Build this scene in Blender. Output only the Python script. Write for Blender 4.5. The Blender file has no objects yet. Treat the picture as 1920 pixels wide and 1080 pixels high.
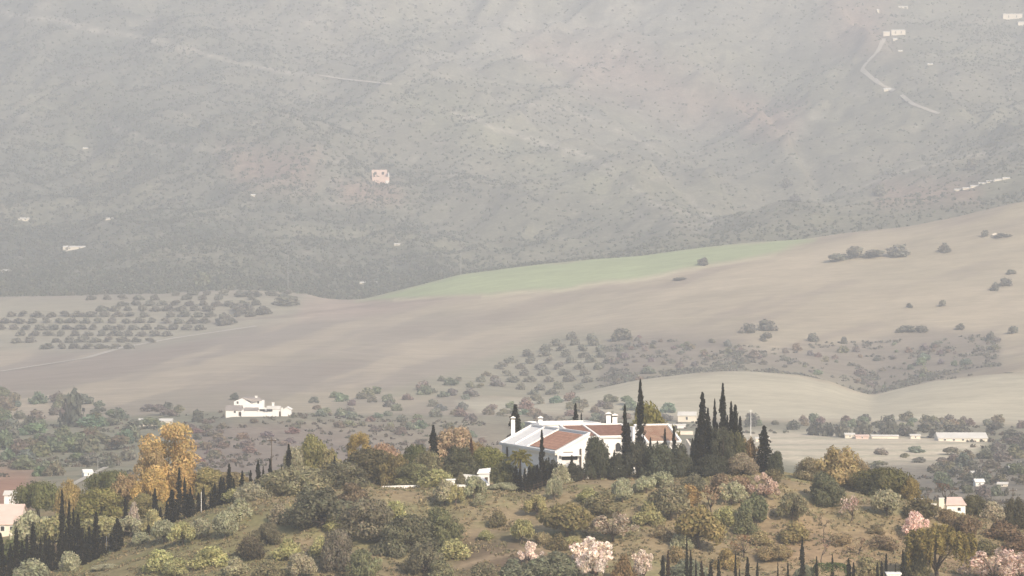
import bpy, math, random
import numpy as np
from mathutils import Vector

# ------------------------------------------------------------------ camera, world, sun, exposure
C = bpy.context.scene.collection
SC = bpy.context.scene
F, CX, HR, CZ = 6000.0, 960.0, 480.0, 40.0        # focal length in photo pixels, horizon row, camera height
cam = bpy.data.objects.new('camera', bpy.data.cameras.new('camera')); C.objects.link(cam)
cam.data.sensor_width = 36.0; cam.data.lens = F/1920*36
cam.data.clip_start = 1.0; cam.data.clip_end = 20000
cam.location = (0, 0, CZ); cam.rotation_euler = (math.radians(90)-math.atan(60/F), 0, 0)
SC.camera = cam
SUN_AZ, SUN_EL = math.radians(150), math.radians(32)   # azimuth from +Y towards +X: from the right, a little behind the viewer
W = bpy.data.worlds.new('World'); SC.world = W; W.use_nodes = True
nt = W.node_tree; nt.nodes.clear()
wo = nt.nodes.new('ShaderNodeOutputWorld'); bg = nt.nodes.new('ShaderNodeBackground'); sky = nt.nodes.new('ShaderNodeTexSky')
sky.sky_type = 'NISHITA'; sky.sun_disc = False; sky.sun_elevation = SUN_EL; sky.sun_rotation = SUN_AZ
sky.air_density = 1.0; sky.dust_density = 2.5; sky.ozone_density = 0.6
bg.inputs[1].default_value = 0.12
nt.links.new(sky.outputs[0], bg.inputs[0]); nt.links.new(bg.outputs[0], wo.inputs[0])
sl = bpy.data.lights.new('sun', 'SUN'); sun = bpy.data.objects.new('sun', sl); C.objects.link(sun)
sl.energy = 4.0; sl.angle = math.radians(1.2); sl.color = (1.0, 0.86, 0.68)
sd = Vector((math.sin(SUN_AZ)*math.cos(SUN_EL), math.cos(SUN_AZ)*math.cos(SUN_EL), math.sin(SUN_EL)))
sun.rotation_euler = sd.to_track_quat('Z', 'Y').to_euler(); sun.location = (0, 300, 300)
SC.view_settings.view_transform = 'Standard'; SC.view_settings.look = 'None'
SC.view_settings.gamma = 1.0; SC.view_settings.use_curve_mapping = False
SC.view_settings.exposure = 0.6
SC.cycles.max_bounces = 6; SC.cycles.volume_bounces = 2; SC.cycles.diffuse_bounces = 3; SC.cycles.transmission_bounces = 3
SC.cycles.transparent_max_bounces = 4
HAZE_DENSITY, HAZE_G, HAZE_COL = 2.55e-4, 0.0, (0.66, 0.71, 0.79)

# ------------------------------------------------------------------ materials
def new_mat(name):
    m = bpy.data.materials.new(name); m.use_nodes = True
    n = m.node_tree; n.nodes.clear()
    return m, n, n.nodes.new('ShaderNodeOutputMaterial')
def mixc(n, a, b, fac, mode='MIX'):
    x = n.nodes.new('ShaderNodeMix'); x.data_type = 'RGBA'; x.blend_type = mode
    for s, v in ((0, fac), (6, a), (7, b)):
        if hasattr(v, 'is_output'): n.links.new(v, x.inputs[s])
        else: x.inputs[s].default_value = v if s == 0 else (*v, 1)
    return x.outputs[2]
def noise(n, scale, detail=4, rough=0.6, lo=0.0, hi=1.0, stretch=None):
    tc = n.nodes.new('ShaderNodeTexCoord'); t = n.nodes.new('ShaderNodeTexNoise')
    if stretch:
        mp = n.nodes.new('ShaderNodeMapping'); mp.inputs['Scale'].default_value = stretch; mp.inputs['Rotation'].default_value = (0, 0, 0.12)
    t.inputs['Scale'].default_value = scale; t.inputs['Detail'].default_value = detail; t.inputs['Roughness'].default_value = rough
    if stretch: n.links.new(tc.outputs['Object'], mp.inputs[0]); n.links.new(mp.outputs[0], t.inputs['Vector'])
    else: n.links.new(tc.outputs['Object'], t.inputs['Vector'])
    r = n.nodes.new('ShaderNodeMapRange'); r.inputs[3].default_value = lo; r.inputs[4].default_value = hi
    r.inputs[1].default_value = 0.3; r.inputs[2].default_value = 0.7
    n.links.new(t.outputs['Fac'], r.inputs[0]); return r.outputs[0]
def simple(name, c1, c2, scale=0.6, rough=0.85, bump=0.0, bscale=4.0):
    m, n, o = new_mat(name)
    p = n.nodes.new('ShaderNodeBsdfPrincipled'); p.inputs['Roughness'].default_value = rough
    n.links.new(mixc(n, c1, c2, noise(n, scale)), p.inputs['Base Color'])
    if bump:
        b = n.nodes.new('ShaderNodeBump'); b.inputs['Strength'].default_value = bump
        n.links.new(noise(n, bscale), b.inputs['Height']); n.links.new(b.outputs[0], p.inputs['Normal'])
    n.links.new(p.outputs[0], o.inputs[0]); return m
def foliage_mat():
    m, n, o = new_mat('foliage')
    at = n.nodes.new('ShaderNodeAttribute'); at.attribute_name = 'Col'
    oi = n.nodes.new('ShaderNodeObjectInfo')
    c = mixc(n, at.outputs['Color'], oi.outputs['Color'], 1.0, 'MULTIPLY')
    d = n.nodes.new('ShaderNodeBsdfDiffuse'); t = n.nodes.new('ShaderNodeBsdfTranslucent'); s = n.nodes.new('ShaderNodeMixShader')
    s.inputs[0].default_value = 0.42
    n.links.new(c, d.inputs[0]); n.links.new(c, t.inputs[0])
    n.links.new(d.outputs[0], s.inputs[1]); n.links.new(t.outputs[0], s.inputs[2]); n.links.new(s.outputs[0], o.inputs[0]); return m
def ground_mat(name, scales, amp, stretch=None):
    m, n, o = new_mat(name)
    at = n.nodes.new('ShaderNodeAttribute'); at.attribute_name = 'Col'
    c = at.outputs['Color']
    for sc_, a in zip(scales, amp):
        f = noise(n, sc_, 5, 0.65, 1-a, 1+a, stretch)
        v = n.nodes.new('ShaderNodeCombineXYZ')
        for k in range(3): n.links.new(f, v.inputs[k])
        c = mixc(n, c, v.outputs[0], 1.0, 'MULTIPLY')
    d = n.nodes.new('ShaderNodeBsdfDiffuse'); n.links.new(c, d.inputs[0]); n.links.new(d.outputs[0], o.inputs[0]); return m
M = dict(
    foliage=foliage_mat(),
    bark=simple('bark', (0.07, 0.05, 0.035), (0.13, 0.10, 0.075), 3.0),
    hill=ground_mat('dry_hill_soil', (0.12, 0.9), (0.16, 0.22)),
    valley=ground_mat('valley_soil', (0.03, 0.25), (0.13, 0.18)),
    farm=ground_mat('farm_soil', (0.03, 0.12, 0.35), (0.10, 0.09, 0.10), (0.3, 1.0, 1.0)),
    mountain=ground_mat('mountain_scrub_soil', (0.008, 0.05, 0.16, 0.45), (0.12, 0.18, 0.28, 0.3)),
    plaster=simple('whitewashed_plaster', (0.80, 0.79, 0.77), (0.86, 0.85, 0.83), 0.5, 0.9, 0.1),
    cream=simple('cream_plaster', (0.70, 0.64, 0.54), (0.78, 0.72, 0.62), 0.5, 0.9),
    pinkwall=simple('pink_plaster', (0.62, 0.46, 0.40), (0.70, 0.55, 0.49), 0.3, 0.9),
    tile=simple('terracotta_tile', (0.20, 0.105, 0.08), (0.33, 0.195, 0.145), 1.1, 0.85),
    tile2=simple('weathered_tile', (0.28, 0.16, 0.11), (0.36, 0.25, 0.18), 0.9, 0.85),
    grey=simple('grey_roof', (0.24, 0.21, 0.20), (0.33, 0.30, 0.28), 0.4, 0.8),
    pale=simple('pale_sheet_roof', (0.62, 0.60, 0.55), (0.72, 0.70, 0.66), 0.2, 0.6),
    dark=simple('dark_opening', (0.02, 0.02, 0.022), (0.035, 0.035, 0.04), 1.0, 0.4),
    glass=simple('window_glass', (0.03, 0.035, 0.04), (0.05, 0.055, 0.06), 1.0, 0.12),
    wood=simple('dark_wood', (0.05, 0.035, 0.025), (0.09, 0.06, 0.04), 1.0),
    metal=simple('dull_metal', (0.30, 0.30, 0.29), (0.4, 0.4, 0.38), 1.0, 0.5),
    paving=simple('pale_paving', (0.50, 0.46, 0.40), (0.6, 0.56, 0.5), 0.4),
    track=simple('pale_dirt_track', (0.36, 0.33, 0.27), (0.46, 0.42, 0.36), 0.05),
)

# ------------------------------------------------------------------ object helpers
def tag(o, label=None, cat=None, group=None, kind=None):
    if label: o['label'] = label
    if cat: o['category'] = cat
    if group: o['group'] = group
    if kind: o['kind'] = kind
    return o
def mesh(name, V, Fc, mat, smooth=False, col=None):
    me = bpy.data.meshes.new(name)
    if isinstance(V, np.ndarray):
        nv, nf, k = len(V), len(Fc), Fc.shape[1]
        me.vertices.add(nv); me.vertices.foreach_set('co', V.astype(np.float32).ravel())
        me.loops.add(nf*k); me.loops.foreach_set('vertex_index', Fc.astype(np.int32).ravel())
        me.polygons.add(nf); me.polygons.foreach_set('loop_start', np.arange(0, nf*k, k, dtype=np.int32))
        me.update(calc_edges=True)
    else:
        me.from_pydata([tuple(v) for v in V], [], [tuple(f) for f in Fc])
    if col is not None:
        a = me.color_attributes.new('Col', 'FLOAT_COLOR', 'POINT')
        a.data.foreach_set('color', np.c_[col, np.ones(len(col))].astype(np.float32).ravel())
    me.materials.append(mat)
    if smooth: me.polygons.foreach_set('use_smooth', np.ones(len(me.polygons), dtype=bool))
    me.update(); return me
def obj(name, me, parent=None, loc=(0, 0, 0)):
    o = bpy.data.objects.new(name, me); C.objects.link(o)
    if parent: o.parent = parent
    o.location = loc; return o
def empty(name, loc, label, cat, group=None, rz=0):
    o = bpy.data.objects.new(name, None); C.objects.link(o); o.location = loc; o.rotation_euler = (0, 0, rz); o.empty_display_size = 1
    return tag(o, label, cat, group)
class MB:
    """collects solid pieces for one mesh"""
    def __init__(s): s.V = []; s.F = []
    def add(s, V, Fs):
        b = len(s.V); s.V += [tuple(v) for v in V]; s.F += [tuple(i+b for i in f) for f in Fs]; return s
    def box(s, x0, x1, y0, y1, z0, z1, f=None):
        V = [(x, y, z) for z in (z0, z1) for y in (y0, y1) for x in (x0, x1)]
        if f: V = [f(*v) for v in V]
        return s.add(V, [(0, 2, 3, 1), (4, 5, 7, 6), (0, 1, 5, 4), (1, 3, 7, 5), (3, 2, 6, 7), (2, 0, 4, 6)])
    def prism(s, poly, d):
        """poly: 3D points, extruded by vector d"""
        n = len(poly); V = list(poly)+[tuple(p[k]+d[k] for k in range(3)) for p in poly]
        return s.add(V, [tuple(range(n-1, -1, -1)), tuple(range(n, 2*n))]+[(i, (i+1) % n, n+(i+1) % n, n+i) for i in range(n)])
    def tube(s, pts, rads, k=6):
        pts = [Vector(p) for p in pts]; b = len(s.V)
        for i, p in enumerate(pts):
            t = (pts[min(i+1, len(pts)-1)]-pts[max(i-1, 0)]).normalized()
            u = t.cross(Vector((0.31, 0.17, 0.93))); u = u.normalized() if u.length > 1e-4 else Vector((1, 0, 0)); w = t.cross(u)
            for j in range(k):
                a = 2*math.pi*j/k; s.V.append(tuple(p+(u*math.cos(a)+w*math.sin(a))*rads[i]))
        for i in range(len(pts)-1):
            for j in range(k): s.F.append((b+i*k+j, b+i*k+(j+1) % k, b+(i+1)*k+(j+1) % k, b+(i+1)*k+j))
        s.F.append(tuple(b+j for j in range(k-1, -1, -1))); s.F.append(tuple(b+(len(pts)-1)*k+j for j in range(k)))
        return s
    def build(s, name, mat, parent=None, loc=(0, 0, 0), smooth=False):
        return obj(name, mesh(name, s.V, s.F, mat, smooth), parent, loc)

# ------------------------------------------------------------------ value noise
def vnoise(x, y, seed=0):
    xi = np.floor(x).astype(np.int64); yi = np.floor(y).astype(np.int64); fx = x-xi; fy = y-yi
    fx = fx*fx*(3-2*fx); fy = fy*fy*(3-2*fy)
    def h(a, b):
        n = (a*374761393+b*668265263+seed*982451653) & 0x7fffffff
        n = ((n ^ (n >> 13))*1274126177) & 0x7fffffff
        return ((n ^ (n >> 16)) & 0xffff)/65535.0
    return (h(xi, yi)*(1-fx)+h(xi+1, yi)*fx)*(1-fy)+(h(xi, yi+1)*(1-fx)+h(xi+1, yi+1)*fx)*fy
def fbm(x, y, seed=0, o=4):
    r = 0; a = 0.5; s = 0
    for k in range(o): r = r+a*vnoise(x*2**k, y*2**k, seed+k); s += a; a *= 0.5
    return r/s
def sstep(a, b, x): t = np.clip((x-a)/(b-a), 0, 1); return t*t*(3-2*t)

# ------------------------------------------------------------------ terrain: height profile by distance Y, read as rows of elevation
def line(*p): return np.array(p[0::2], float), np.array(p[1::2], float)
TAN = line(-4000,790, 0,768, 400,752, 800,752, 900,748, 1000,750, 1070,740, 1130,727, 1200,712, 1300,700, 1350,696, 1400,696, 1500,703, 1560,716, 1600,732, 1635,742, 1680,730, 1750,715, 1850,703, 1920,700, 2400,690, 6000,660)
FLD = line(-4000,600, 0,562, 300,556, 450,549, 570,556, 640,562, 680,561, 740,546, 800,531, 860,515, 1000,497, 1100,487, 1200,480, 1300,466, 1400,455, 1500,449, 1600,435, 1700,425, 1800,405, 1880,385, 1920,378, 2400,330, 6000,200)
R = {
 540: line(-4000,1260, 0,1160, 400,1110, 800,1100, 1200,1095, 1600,1105, 1920,1130, 6000,1400),
 570: line(-4000,1220, 0,1120, 200,1085, 400,1030, 600,1005, 800,1003, 1200,990, 1600,1010, 1920,1065, 6000,1400),
 600: line(-4000,1200, 0,1085, 150,1062, 280,1012, 400,960, 500,934, 600,924, 700,922, 940,918, 990,924, 1060,908, 1200,898, 1400,894, 1480,908, 1560,930, 1640,940, 1760,958, 1850,980, 1920,1003, 2400,1080, 6000,1300),
 622: line(-4000,1150, 0,1045, 200,1000, 400,942, 600,910, 800,904, 1000,903, 1130,896, 1200,889, 1400,884, 1600,916, 1800,955, 1920,992, 2400,1060, 6000,1250),
 650: line(-4000,1100, 0,1010, 200,962, 400,927, 600,905, 800,893, 1000,882, 1200,878, 1400,880, 1600,908, 1800,955, 1920,988, 2400,1040, 6000,1200),
 700: line(-4000,1050, 0,978, 200,942, 400,922, 600,908, 800,906, 1000,905, 1400,910, 1600,932, 1800,957, 1920,988, 6000,1100),
 900: line(-4000,980, 0,935, 400,926, 1000,936, 1600,942, 1920,952, 6000,1000),
 1000: line(-4000,920, 0,905, 400,905, 800,920, 1600,926, 1920,926, 6000,930),
 1150: line(-4000,890, 0,885, 400,880, 1000,890, 1600,890, 1920,895, 6000,900),
 1300: line(-4000,860, 0,850, 400,842, 800,848, 1600,845, 1920,850, 6000,860),
 1430: line(-4000,830, 0,818, 300,812, 380,800, 430,784, 550,783, 600,795, 700,806, 900,806, 1200,814, 1600,821, 1920,824, 6000,830),
 1475: line(-4000,825, 0,812, 300,804, 380,793, 430,780, 550,779, 640,790, 700,797, 900,799, 1200,808, 1600,812, 1920,815, 6000,820),
 1600: line(-4000,810, 0,790, 400,770, 600,773, 1000,776, 1400,786, 1600,790, 1920,794, 6000,795),
 1750: TAN,
 1800: line(-4000,785, 0,755, 400,736, 800,736, 900,736, 1000,742, 1070,740, 1130,731, 1200,718, 1300,706, 1400,702, 1500,709, 1560,722, 1600,737, 1635,744, 1680,735, 1750,720, 1850,704, 1920,694, 2400,680, 6000,650),
 1900: line(-4000,760, 0,735, 400,716, 800,718, 1000,730, 1070,728, 1200,702, 1400,691, 1500,697, 1600,720, 1635,728, 1680,718, 1850,685, 1920,678, 6000,640),
 2100: line(-4000,720, 0,700, 400,670, 600,668, 800,678, 1000,680, 1200,655, 1400,645, 1640,660, 1900,640, 6000,600),
 2350: line(-4000,660, 0,650, 300,640, 600,612, 800,608, 1000,598, 1200,570, 1400,552, 1600,540, 1900,518, 6000,440),
 2600: FLD,
 2700: (FLD[0], FLD[1]+np.where(FLD[0] < 600, -8, 6)),
 2900: line(-4000,560, 0,520, 400,512, 680,535, 800,522, 1000,491, 1200,472, 1400,446, 1500,441, 1600,424, 1920,368, 6000,200),
 3400: line(-4000,440, 0,420, 400,402, 800,415, 1000,415, 1200,402, 1400,400, 1500,408, 1600,380, 1920,312, 6000,180),
 4000: line(-4000,260, 0,260, 600,232, 1000,245, 1300,275, 1600,252, 1920,200, 6000,120),
 4600: line(-4000,80, 0,80, 600,70, 1000,100, 1400,110, 1920,50, 6000,0),
 5200: line(-4000,-110, 6000,-110),
 5600: line(-4000,40, 6000,40),
 6300: line(-4000,300, 6000,300),
}
KY = [0, 150, 300, 430, 500]+sorted(R)
PXC = np.unique(np.r_[np.arange(-3600, -300, 150), np.arange(-300, -60, 20), np.arange(-60, 1985, 5), np.arange(1985, 2225, 20), np.arange(2225, 5500, 150)]).astype(float)
YC = np.r_[0, 150, 300, 380, np.arange(430, 500, 6), np.arange(500, 700, 1.25), np.arange(700, 1400, 5), np.arange(1400, 1700, 5), np.arange(1700, 1850, 2.5), np.arange(1850, 2560, 6), np.arange(2560, 2640, 2.5), np.arange(2640, 3600, 8), np.arange(3600, 5200, 12), np.arange(5200, 6301, 50)]
def smooth_interp(xs, xp, fp, s=9):
    acc = 0; wt = 0
    for d in np.linspace(-2, 2, 9):
        w = math.exp(-d*d/2); acc = acc+w*np.interp(xs+d*s, xp, fp); wt += w
    return acc/wt
KZ = []
for y in KY:
    if y <= 500: KZ.append(np.full(len(PXC), {0: 34., 150: 6., 300: -19., 430: -25., 500: -22.5}[y])+(0 if y < 500 else -(np.abs(PXC-1100)/1100)**2*1.2))
    else: KZ.append(CZ-(smooth_interp(PXC, *R[y])-HR)*y/F)
KZ = np.array(KZ); KY = np.array(KY, float)
# monotone cubic along Y
h = np.diff(KY)[:, None]; dl = np.diff(KZ, axis=0)/h
mm = np.zeros_like(KZ); mm[0] = dl[0]; mm[-1] = dl[-1]
w1 = 2*h[1:]+h[:-1]; w2 = h[1:]+2*h[:-1]
same = dl[:-1]*dl[1:] > 0
with np.errstate(divide='ignore', invalid='ignore'):
    mm[1:-1] = np.where(same, (w1+w2)/(w1/dl[:-1]+w2/dl[1:]), 0)
idx = np.clip(np.searchsorted(KY, YC, side='right')-1, 0, len(KY)-2)
t = ((YC-KY[idx])/h[idx, 0])[:, None]; hh = h[idx]
Z = ((2*t**3-3*t**2+1)*KZ[idx]+(t**3-2*t**2+t)*hh*mm[idx]+(-2*t**3+3*t**2)*KZ[idx+1]+(t**3-t**2)*hh*mm[idx+1])
YY = np.repeat(YC[:, None], len(PXC), 1); PP = np.repeat(PXC[None, :], len(YC), 0)
XX = (PP-CX)/F*np.maximum(YY, 450.0)
ROW = HR+(CZ-Z)*F/np.maximum(YY, 1)
# spurs of the mountain, running down towards the stream
SPURS = [
 (line(-600,-20, 0,20, 120,42, 300,80, 470,125, 600,145, 720,156, 850,210, 1000,262, 1150,320, 1230,372, 1330,420), 15, 10, 85, (0, 1330)),
 (line(720,90, 850,172, 1000,192, 1100,212, 1180,250, 1260,300, 1330,360, 1420,420), 9, 9, 55, (700, 1420)),
 (line(1560,60, 1620,125, 1690,175, 1790,232, 1900,290, 2100,350), 9, 9, 60, (1540, 2200)),
 (line(150,190, 230,245, 330,268, 470,285, 620,330, 760,430, 840,500), 8, 9, 60, (100, 860)),
 (line(500,-60, 720,52, 900,70, 1100,85, 1300,150, 1420,230, 1500,330, 1540,400), 11, 12, 80, (480, 1560)),
 (line(1380,440, 1500,420, 1580,370, 1700,322, 1800,300, 1920,270, 2300,200), 9, 8, 45, (1380, 2500)),
]
mtn = sstep(2750, 3000, YY)
for (lx, ly), A, wf, wn, (xa, xb) in SPURS:
    d = ROW-smooth_interp(PP, lx, ly, 14)
    g = np.where(d < 0, np.exp(-(d/wf/1.3)**2), np.exp(-(d/wn)**2))*sstep(xa-20, xa+90, PP)*(1-sstep(xb-90, xb+10, PP))
    Z += mtn*A*2.5*g*YY/F
rel = fbm(XX/260, YY/420, 3, 4)-0.5
gul = 1-np.abs(2*fbm((XX-.45*YY)/190+0.4*rel, (YY+.5*XX)/520, 11, 3)-1)*2
gul2 = 1-np.abs(2*fbm((XX-.45*YY)/80+0.5*rel, (YY+.5*XX)/230, 17, 3)-1)*2
Z += mtn*sstep(2750, 3500, YY)*(rel*110+np.clip(gul, 0, 1)**1.6*17-6+np.clip(gul2, 0, 1)**1.5*5+(fbm(XX/28, YY/45, 19, 3)-0.5)*7)*(1-0.7*sstep(4900, 5200, YY))
fg = (1-sstep(690, 720, YY))*sstep(430, 500, YY)
flat = np.exp(-(((XX-13)/24)**4+((YY-633)/20)**4))
Z += fg*(1-flat)*((fbm(XX/14, YY/14, 5, 3)-0.5)*1.7+(fbm(XX/3.5, YY/3.5, 8, 2)-0.5)*0.35)
val = sstep(700, 900, YY)*(1-sstep(1350, 1500, YY))
Z += val*(fbm(XX/60, YY/80, 21, 3)-0.5)*5*(1-0.85*np.exp(-(((XX+117)/25)**4)))
frm = sstep(1500, 1700, YY)*(1-sstep(2500, 2600, YY))
Z += frm*(fbm(XX/150, YY/130, 31, 3)-0.5)*5*(1-np.exp(-((YY-1760)/60)**2))
gully = np.interp(PP, [1100, 1200, 1500, 1640, 1850, 1960], [0, .6, 1, 1, 1, 0])*np.exp(-((YY-1990)/110)**2)
Z += -gully*(4+4*fbm(XX/25, YY/60, 41, 2))*0.6
ROW = HR+(CZ-Z)*F/np.maximum(YY, 1)

def cellidx(X, Y):
    px = CX+F*X/np.maximum(Y, 450.0)
    i = np.clip(np.searchsorted(YC, Y, side='right')-1, 0, len(YC)-2); j = np.clip(np.searchsorted(PXC, px, side='right')-1, 0, len(PXC)-2)
    return i, j, np.clip((Y-YC[i])/(YC[i+1]-YC[i]), 0, 1), np.clip((px-PXC[j])/(PXC[j+1]-PXC[j]), 0, 1)
def gz(X, Y):
    i, j, a, b = cellidx(np.asarray(X, float), np.asarray(Y, float))
    return (Z[i, j]*(1-b)+Z[i, j+1]*b)*(1-a)+(Z[i+1, j]*(1-b)+Z[i+1, j+1]*b)*a
def hit(px, row, y0=500.0, y1=5200.0):
    """first ground point in the direction of (px, row) that lies beyond y0"""
    Ys = YC[(YC >= y0) & (YC <= y1)]
    Xs = (px-CX)/F*Ys; z = gz(Xs, Ys); r = HR+(CZ-z)*F/Ys
    k = np.argmax(r <= row)
    if r[k] > row: k = int(np.argmin(r))
    Y = Ys[k]
    if k > 0 and r[k-1] > row: Y = Ys[k-1]+(Ys[k]-Ys[k-1])*(r[k-1]-row)/(r[k-1]-r[k]+1e-9)
    X = (px-CX)/F*Y
    return float(X), float(Y), float(gz(X, Y))
def at(px, Y):
    X = (px-CX)/F*Y; return float(X), float(Y), float(gz(X, Y))
def zrow(row, Y): return CZ-(row-HR)*Y/F

# ------------------------------------------------------------------ ground colours: what grows or is ploughed where, plus a haze glow painted on the mountain
def inpoly(px, row, poly, soft=5.0):
    P = np.array(poly, float); ins = np.zeros(px.shape, bool); dmin = np.full(px.shape, 1e9)
    for k in range(len(P)):
        x0, y0 = P[k]; x1, y1 = P[(k+1) % len(P)]
        c = ((y0 > row) != (y1 > row)) & (px < (x1-x0)*(row-y0)/((y1-y0) if y1 != y0 else 1e-9)+x0); ins ^= c
        tt = np.clip(((px-x0)*(x1-x0)+(row-y0)*(y1-y0))/((x1-x0)**2+(y1-y0)**2), 0, 1)
        dmin = np.minimum(dmin, np.hypot(px-x0-tt*(x1-x0), row-y0-tt*(y1-y0)))
    return np.where(ins, np.clip(0.5+dmin/soft/2, 0, 1), np.clip(0.5-dmin/soft/2, 0, 1))
def nearline(px, row, ln, w):
    P = np.c_[ln[0], ln[1]]; dmin = np.full(px.shape, 1e9)
    for k in range(len(P)-1):
        x0, y0 = P[k]; x1, y1 = P[k+1]
        tt = np.clip(((px-x0)*(x1-x0)+(row-y0)*(y1-y0))/((x1-x0)**2+(y1-y0)**2), 0, 1)
        dmin = np.minimum(dmin, np.hypot(px-x0-tt*(x1-x0), row-y0-tt*(y1-y0)))
    return np.exp(-(dmin/w)**2)
COL = np.zeros(Z.shape+(3,))
def lay(mask, c): COL[:] = COL*(1-mask[..., None])+np.array(c)*mask[..., None]
n1 = fbm(XX/9, YY/9, 51, 4); n2 = fbm(XX/40, YY/60, 52, 4); n3 = fbm(XX/150, YY/220, 53, 4); nf = fbm(XX/2.5, YY/4, 54, 3)
PP0, ROW0 = PP, ROW
far_ = sstep(1500, 1700, YY)
PP = PP0+far_*(fbm(XX/30, YY/50, 81, 3)-0.5)*22; ROW = ROW0+far_*(fbm(XX/22, YY/60, 83, 3)-0.5)*9
# near hill
lay(np.ones_like(Z), (0.265, 0.21, 0.13))
lay(sstep(0.42, 0.62, n1), (0.235, 0.215, 0.115))
lay(sstep(0.52, 0.72, n2)*0.7, (0.34, 0.26, 0.155))
lay(sstep(0.5, 0.7, fbm(XX/5, YY/7, 57, 3))*0.45, (0.17, 0.145, 0.085))
lay(inpoly(PP, ROW, [(100,1090), (300,1000), (420,945), (520,1000), (420,1090)], 40)*0.6*(YY < 700), (0.19, 0.185, 0.085))
lay(inpoly(PP, ROW, [(1380,1000), (1560,960), (1920,1010), (2300,1100), (1500,1085)], 40)*0.45*(YY < 700), (0.28, 0.185, 0.12))
lay(inpoly(PP, ROW, [(830,1040), (900,1005), (985,1000), (1030,1045), (960,1085), (860,1085)], 22)*0.75*(YY < 700), (0.115, 0.08, 0.065))
lay(nearline(PP, ROW, line(850,1066, 900,1052, 960,1036, 1010,1030), 5)*(YY < 700)*0.8, (0.30, 0.235, 0.16))
# valley
v = sstep(705, 760, YY); lay(v, (0.21, 0.205, 0.15))
lay(v*sstep(0.45, 0.65, n2), (0.235, 0.215, 0.16))
lay(v*inpoly(PP, ROW, [(330,905), (345,815), (420,786), (640,790), (900,805), (950,835), (900,900)], 18)*0.9, (0.225, 0.185, 0.16))
lay(v*inpoly(PP, ROW, [(570,790), (1000,770), (1060,800), (960,850), (760,850)], 22)*0.75, (0.27, 0.235, 0.18))
lay(v*inpoly(PP, ROW, [(-300,760), (100,800), (330,790), (400,775), (560,745), (900,752), (900,780), (600,782), (400,795), (0,830), (-300,840)], 12)*0.7, (0.21, 0.205, 0.155))
lay(v*inpoly(PP, ROW, [(-200,838), (110,828), (130,842), (-200,852)], 5)*0.8, (0.36, 0.34, 0.27))
lay(v*inpoly(PP, ROW, [(-200,880), (60,880), (60,990), (-200,990)], 25)*0.9, (0.33, 0.19, 0.14))
lay(v*inpoly(PP, ROW, [(1340,808), (1440,806), (1760,815), (1850,830), (1800,875), (1560,880), (1380,850)], 8)*0.92, (0.55, 0.49, 0.385))
st = np.sin(ROW*0.55+n2*6)*0.5+0.5
lay(v*inpoly(PP, ROW, [(1340,812), (1440,810), (1760,820), (1850,835), (1800,875), (1560,880), (1380,850)], 8)*sstep(0.55, 0.9, st)*0.5, (0.30, 0.30, 0.22))
lay(v*inpoly(PP, ROW, [(1600,872), (1820,866), (1960,820), (2300,850), (2300,960), (1600,950)], 14)*0.85, (0.20, 0.18, 0.155))
lay(v*inpoly(PP, ROW, [(880,782), (1000,760), (1500,775), (2000,785), (2000,812), (1300,806), (1000,800)], 8)*0.7, (0.25, 0.235, 0.18))
# farmland
f = sstep(1560, 1600, YY)*(YY < 2750)
right = sstep(500, 1500, PP)
base = (1-right[..., None])*np.array((0.27, 0.235, 0.20))+right[..., None]*np.array((0.36, 0.31, 0.23))
COL[:] = COL*(1-f[..., None])+base*f[..., None]
band = fbm((ROW+0.28*PP)/26, PP/260, 61, 3)
lay(f*sstep(0.5, 0.68, band)*0.6, (0.42, 0.36, 0.27)); lay(f*(1-sstep(0.32, 0.46, band))*0.5, (0.25, 0.205, 0.175))
lay(f*sstep(0.5, 0.7, n3)*0.3, (0.29, 0.265, 0.19))
TANPOLY = [(860,752), (900,747), (1000,751)]+[(a, b) for a, b in zip(*TAN) if 1050 < a < 1900]+[(2000,698), (2400,690), (2400,780), (1900,795), (1400,785), (1100,775), (900,775)]
lay((YY > 1500)*(YY < 1775)*inpoly(PP, ROW, TANPOLY, 5), (0.415, 0.385, 0.30))
lay((YY > 1775)*f*inpoly(PP, ROW, [(560,770), (700,745), (860,690), (960,650), (1060,622), (1160,625), (1200,640), (1130,735), (1000,752), (800,770)], 8)*0.8, (0.27, 0.255, 0.19))
lay((YY > 1775)*f*inpoly(PP, ROW, [(1120,740), (1130,640), (1230,622), (1380,640), (1450,660), (1600,640), (1720,612), (1870,630), (1880,690), (1700,730), (1640,760), (1560,730), (1300,710)], 10)*0.85, (0.215, 0.185, 0.155))
lay((YY > 1775)*f*inpoly(PP, ROW, [(1180,740), (1230,690), (1350,680), (1500,690), (1620,720), (1640,760)], 10)*0.6, (0.27, 0.25, 0.18))
lay(f*inpoly(PP, ROW, [(665,566), (740,546), (860,515), (1000,496), (1300,465), (1500,447), (1530,452), (1440,476), (1340,496), (1200,520), (1050,541), (880,553), (740,560)], 5), (0.31, 0.36, 0.205))
lay(f*nearline(PP, ROW, line(740,562, 900,556, 1050,544, 1200,523, 1340,499, 1450,478), 3)*0.8, (0.46, 0.42, 0.30))
lay(f*inpoly(PP, ROW, [(-300,640), (-300,560), (0,560), (450,546), (570,552), (600,580), (480,612), (300,650), (120,660)], 10)*0.85, (0.285, 0.27, 0.21))
lay(f*inpoly(PP, ROW, [(570,560), (700,566), (900,556), (700,590), (560,600)], 8)*0.6, (0.38, 0.30, 0.25))
lay(f*nearline(PP, ROW, line(400,603, 560,592, 640,580, 760,566, 900,556), 2.5)*0.5, (0.18, 0.14, 0.13))
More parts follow.
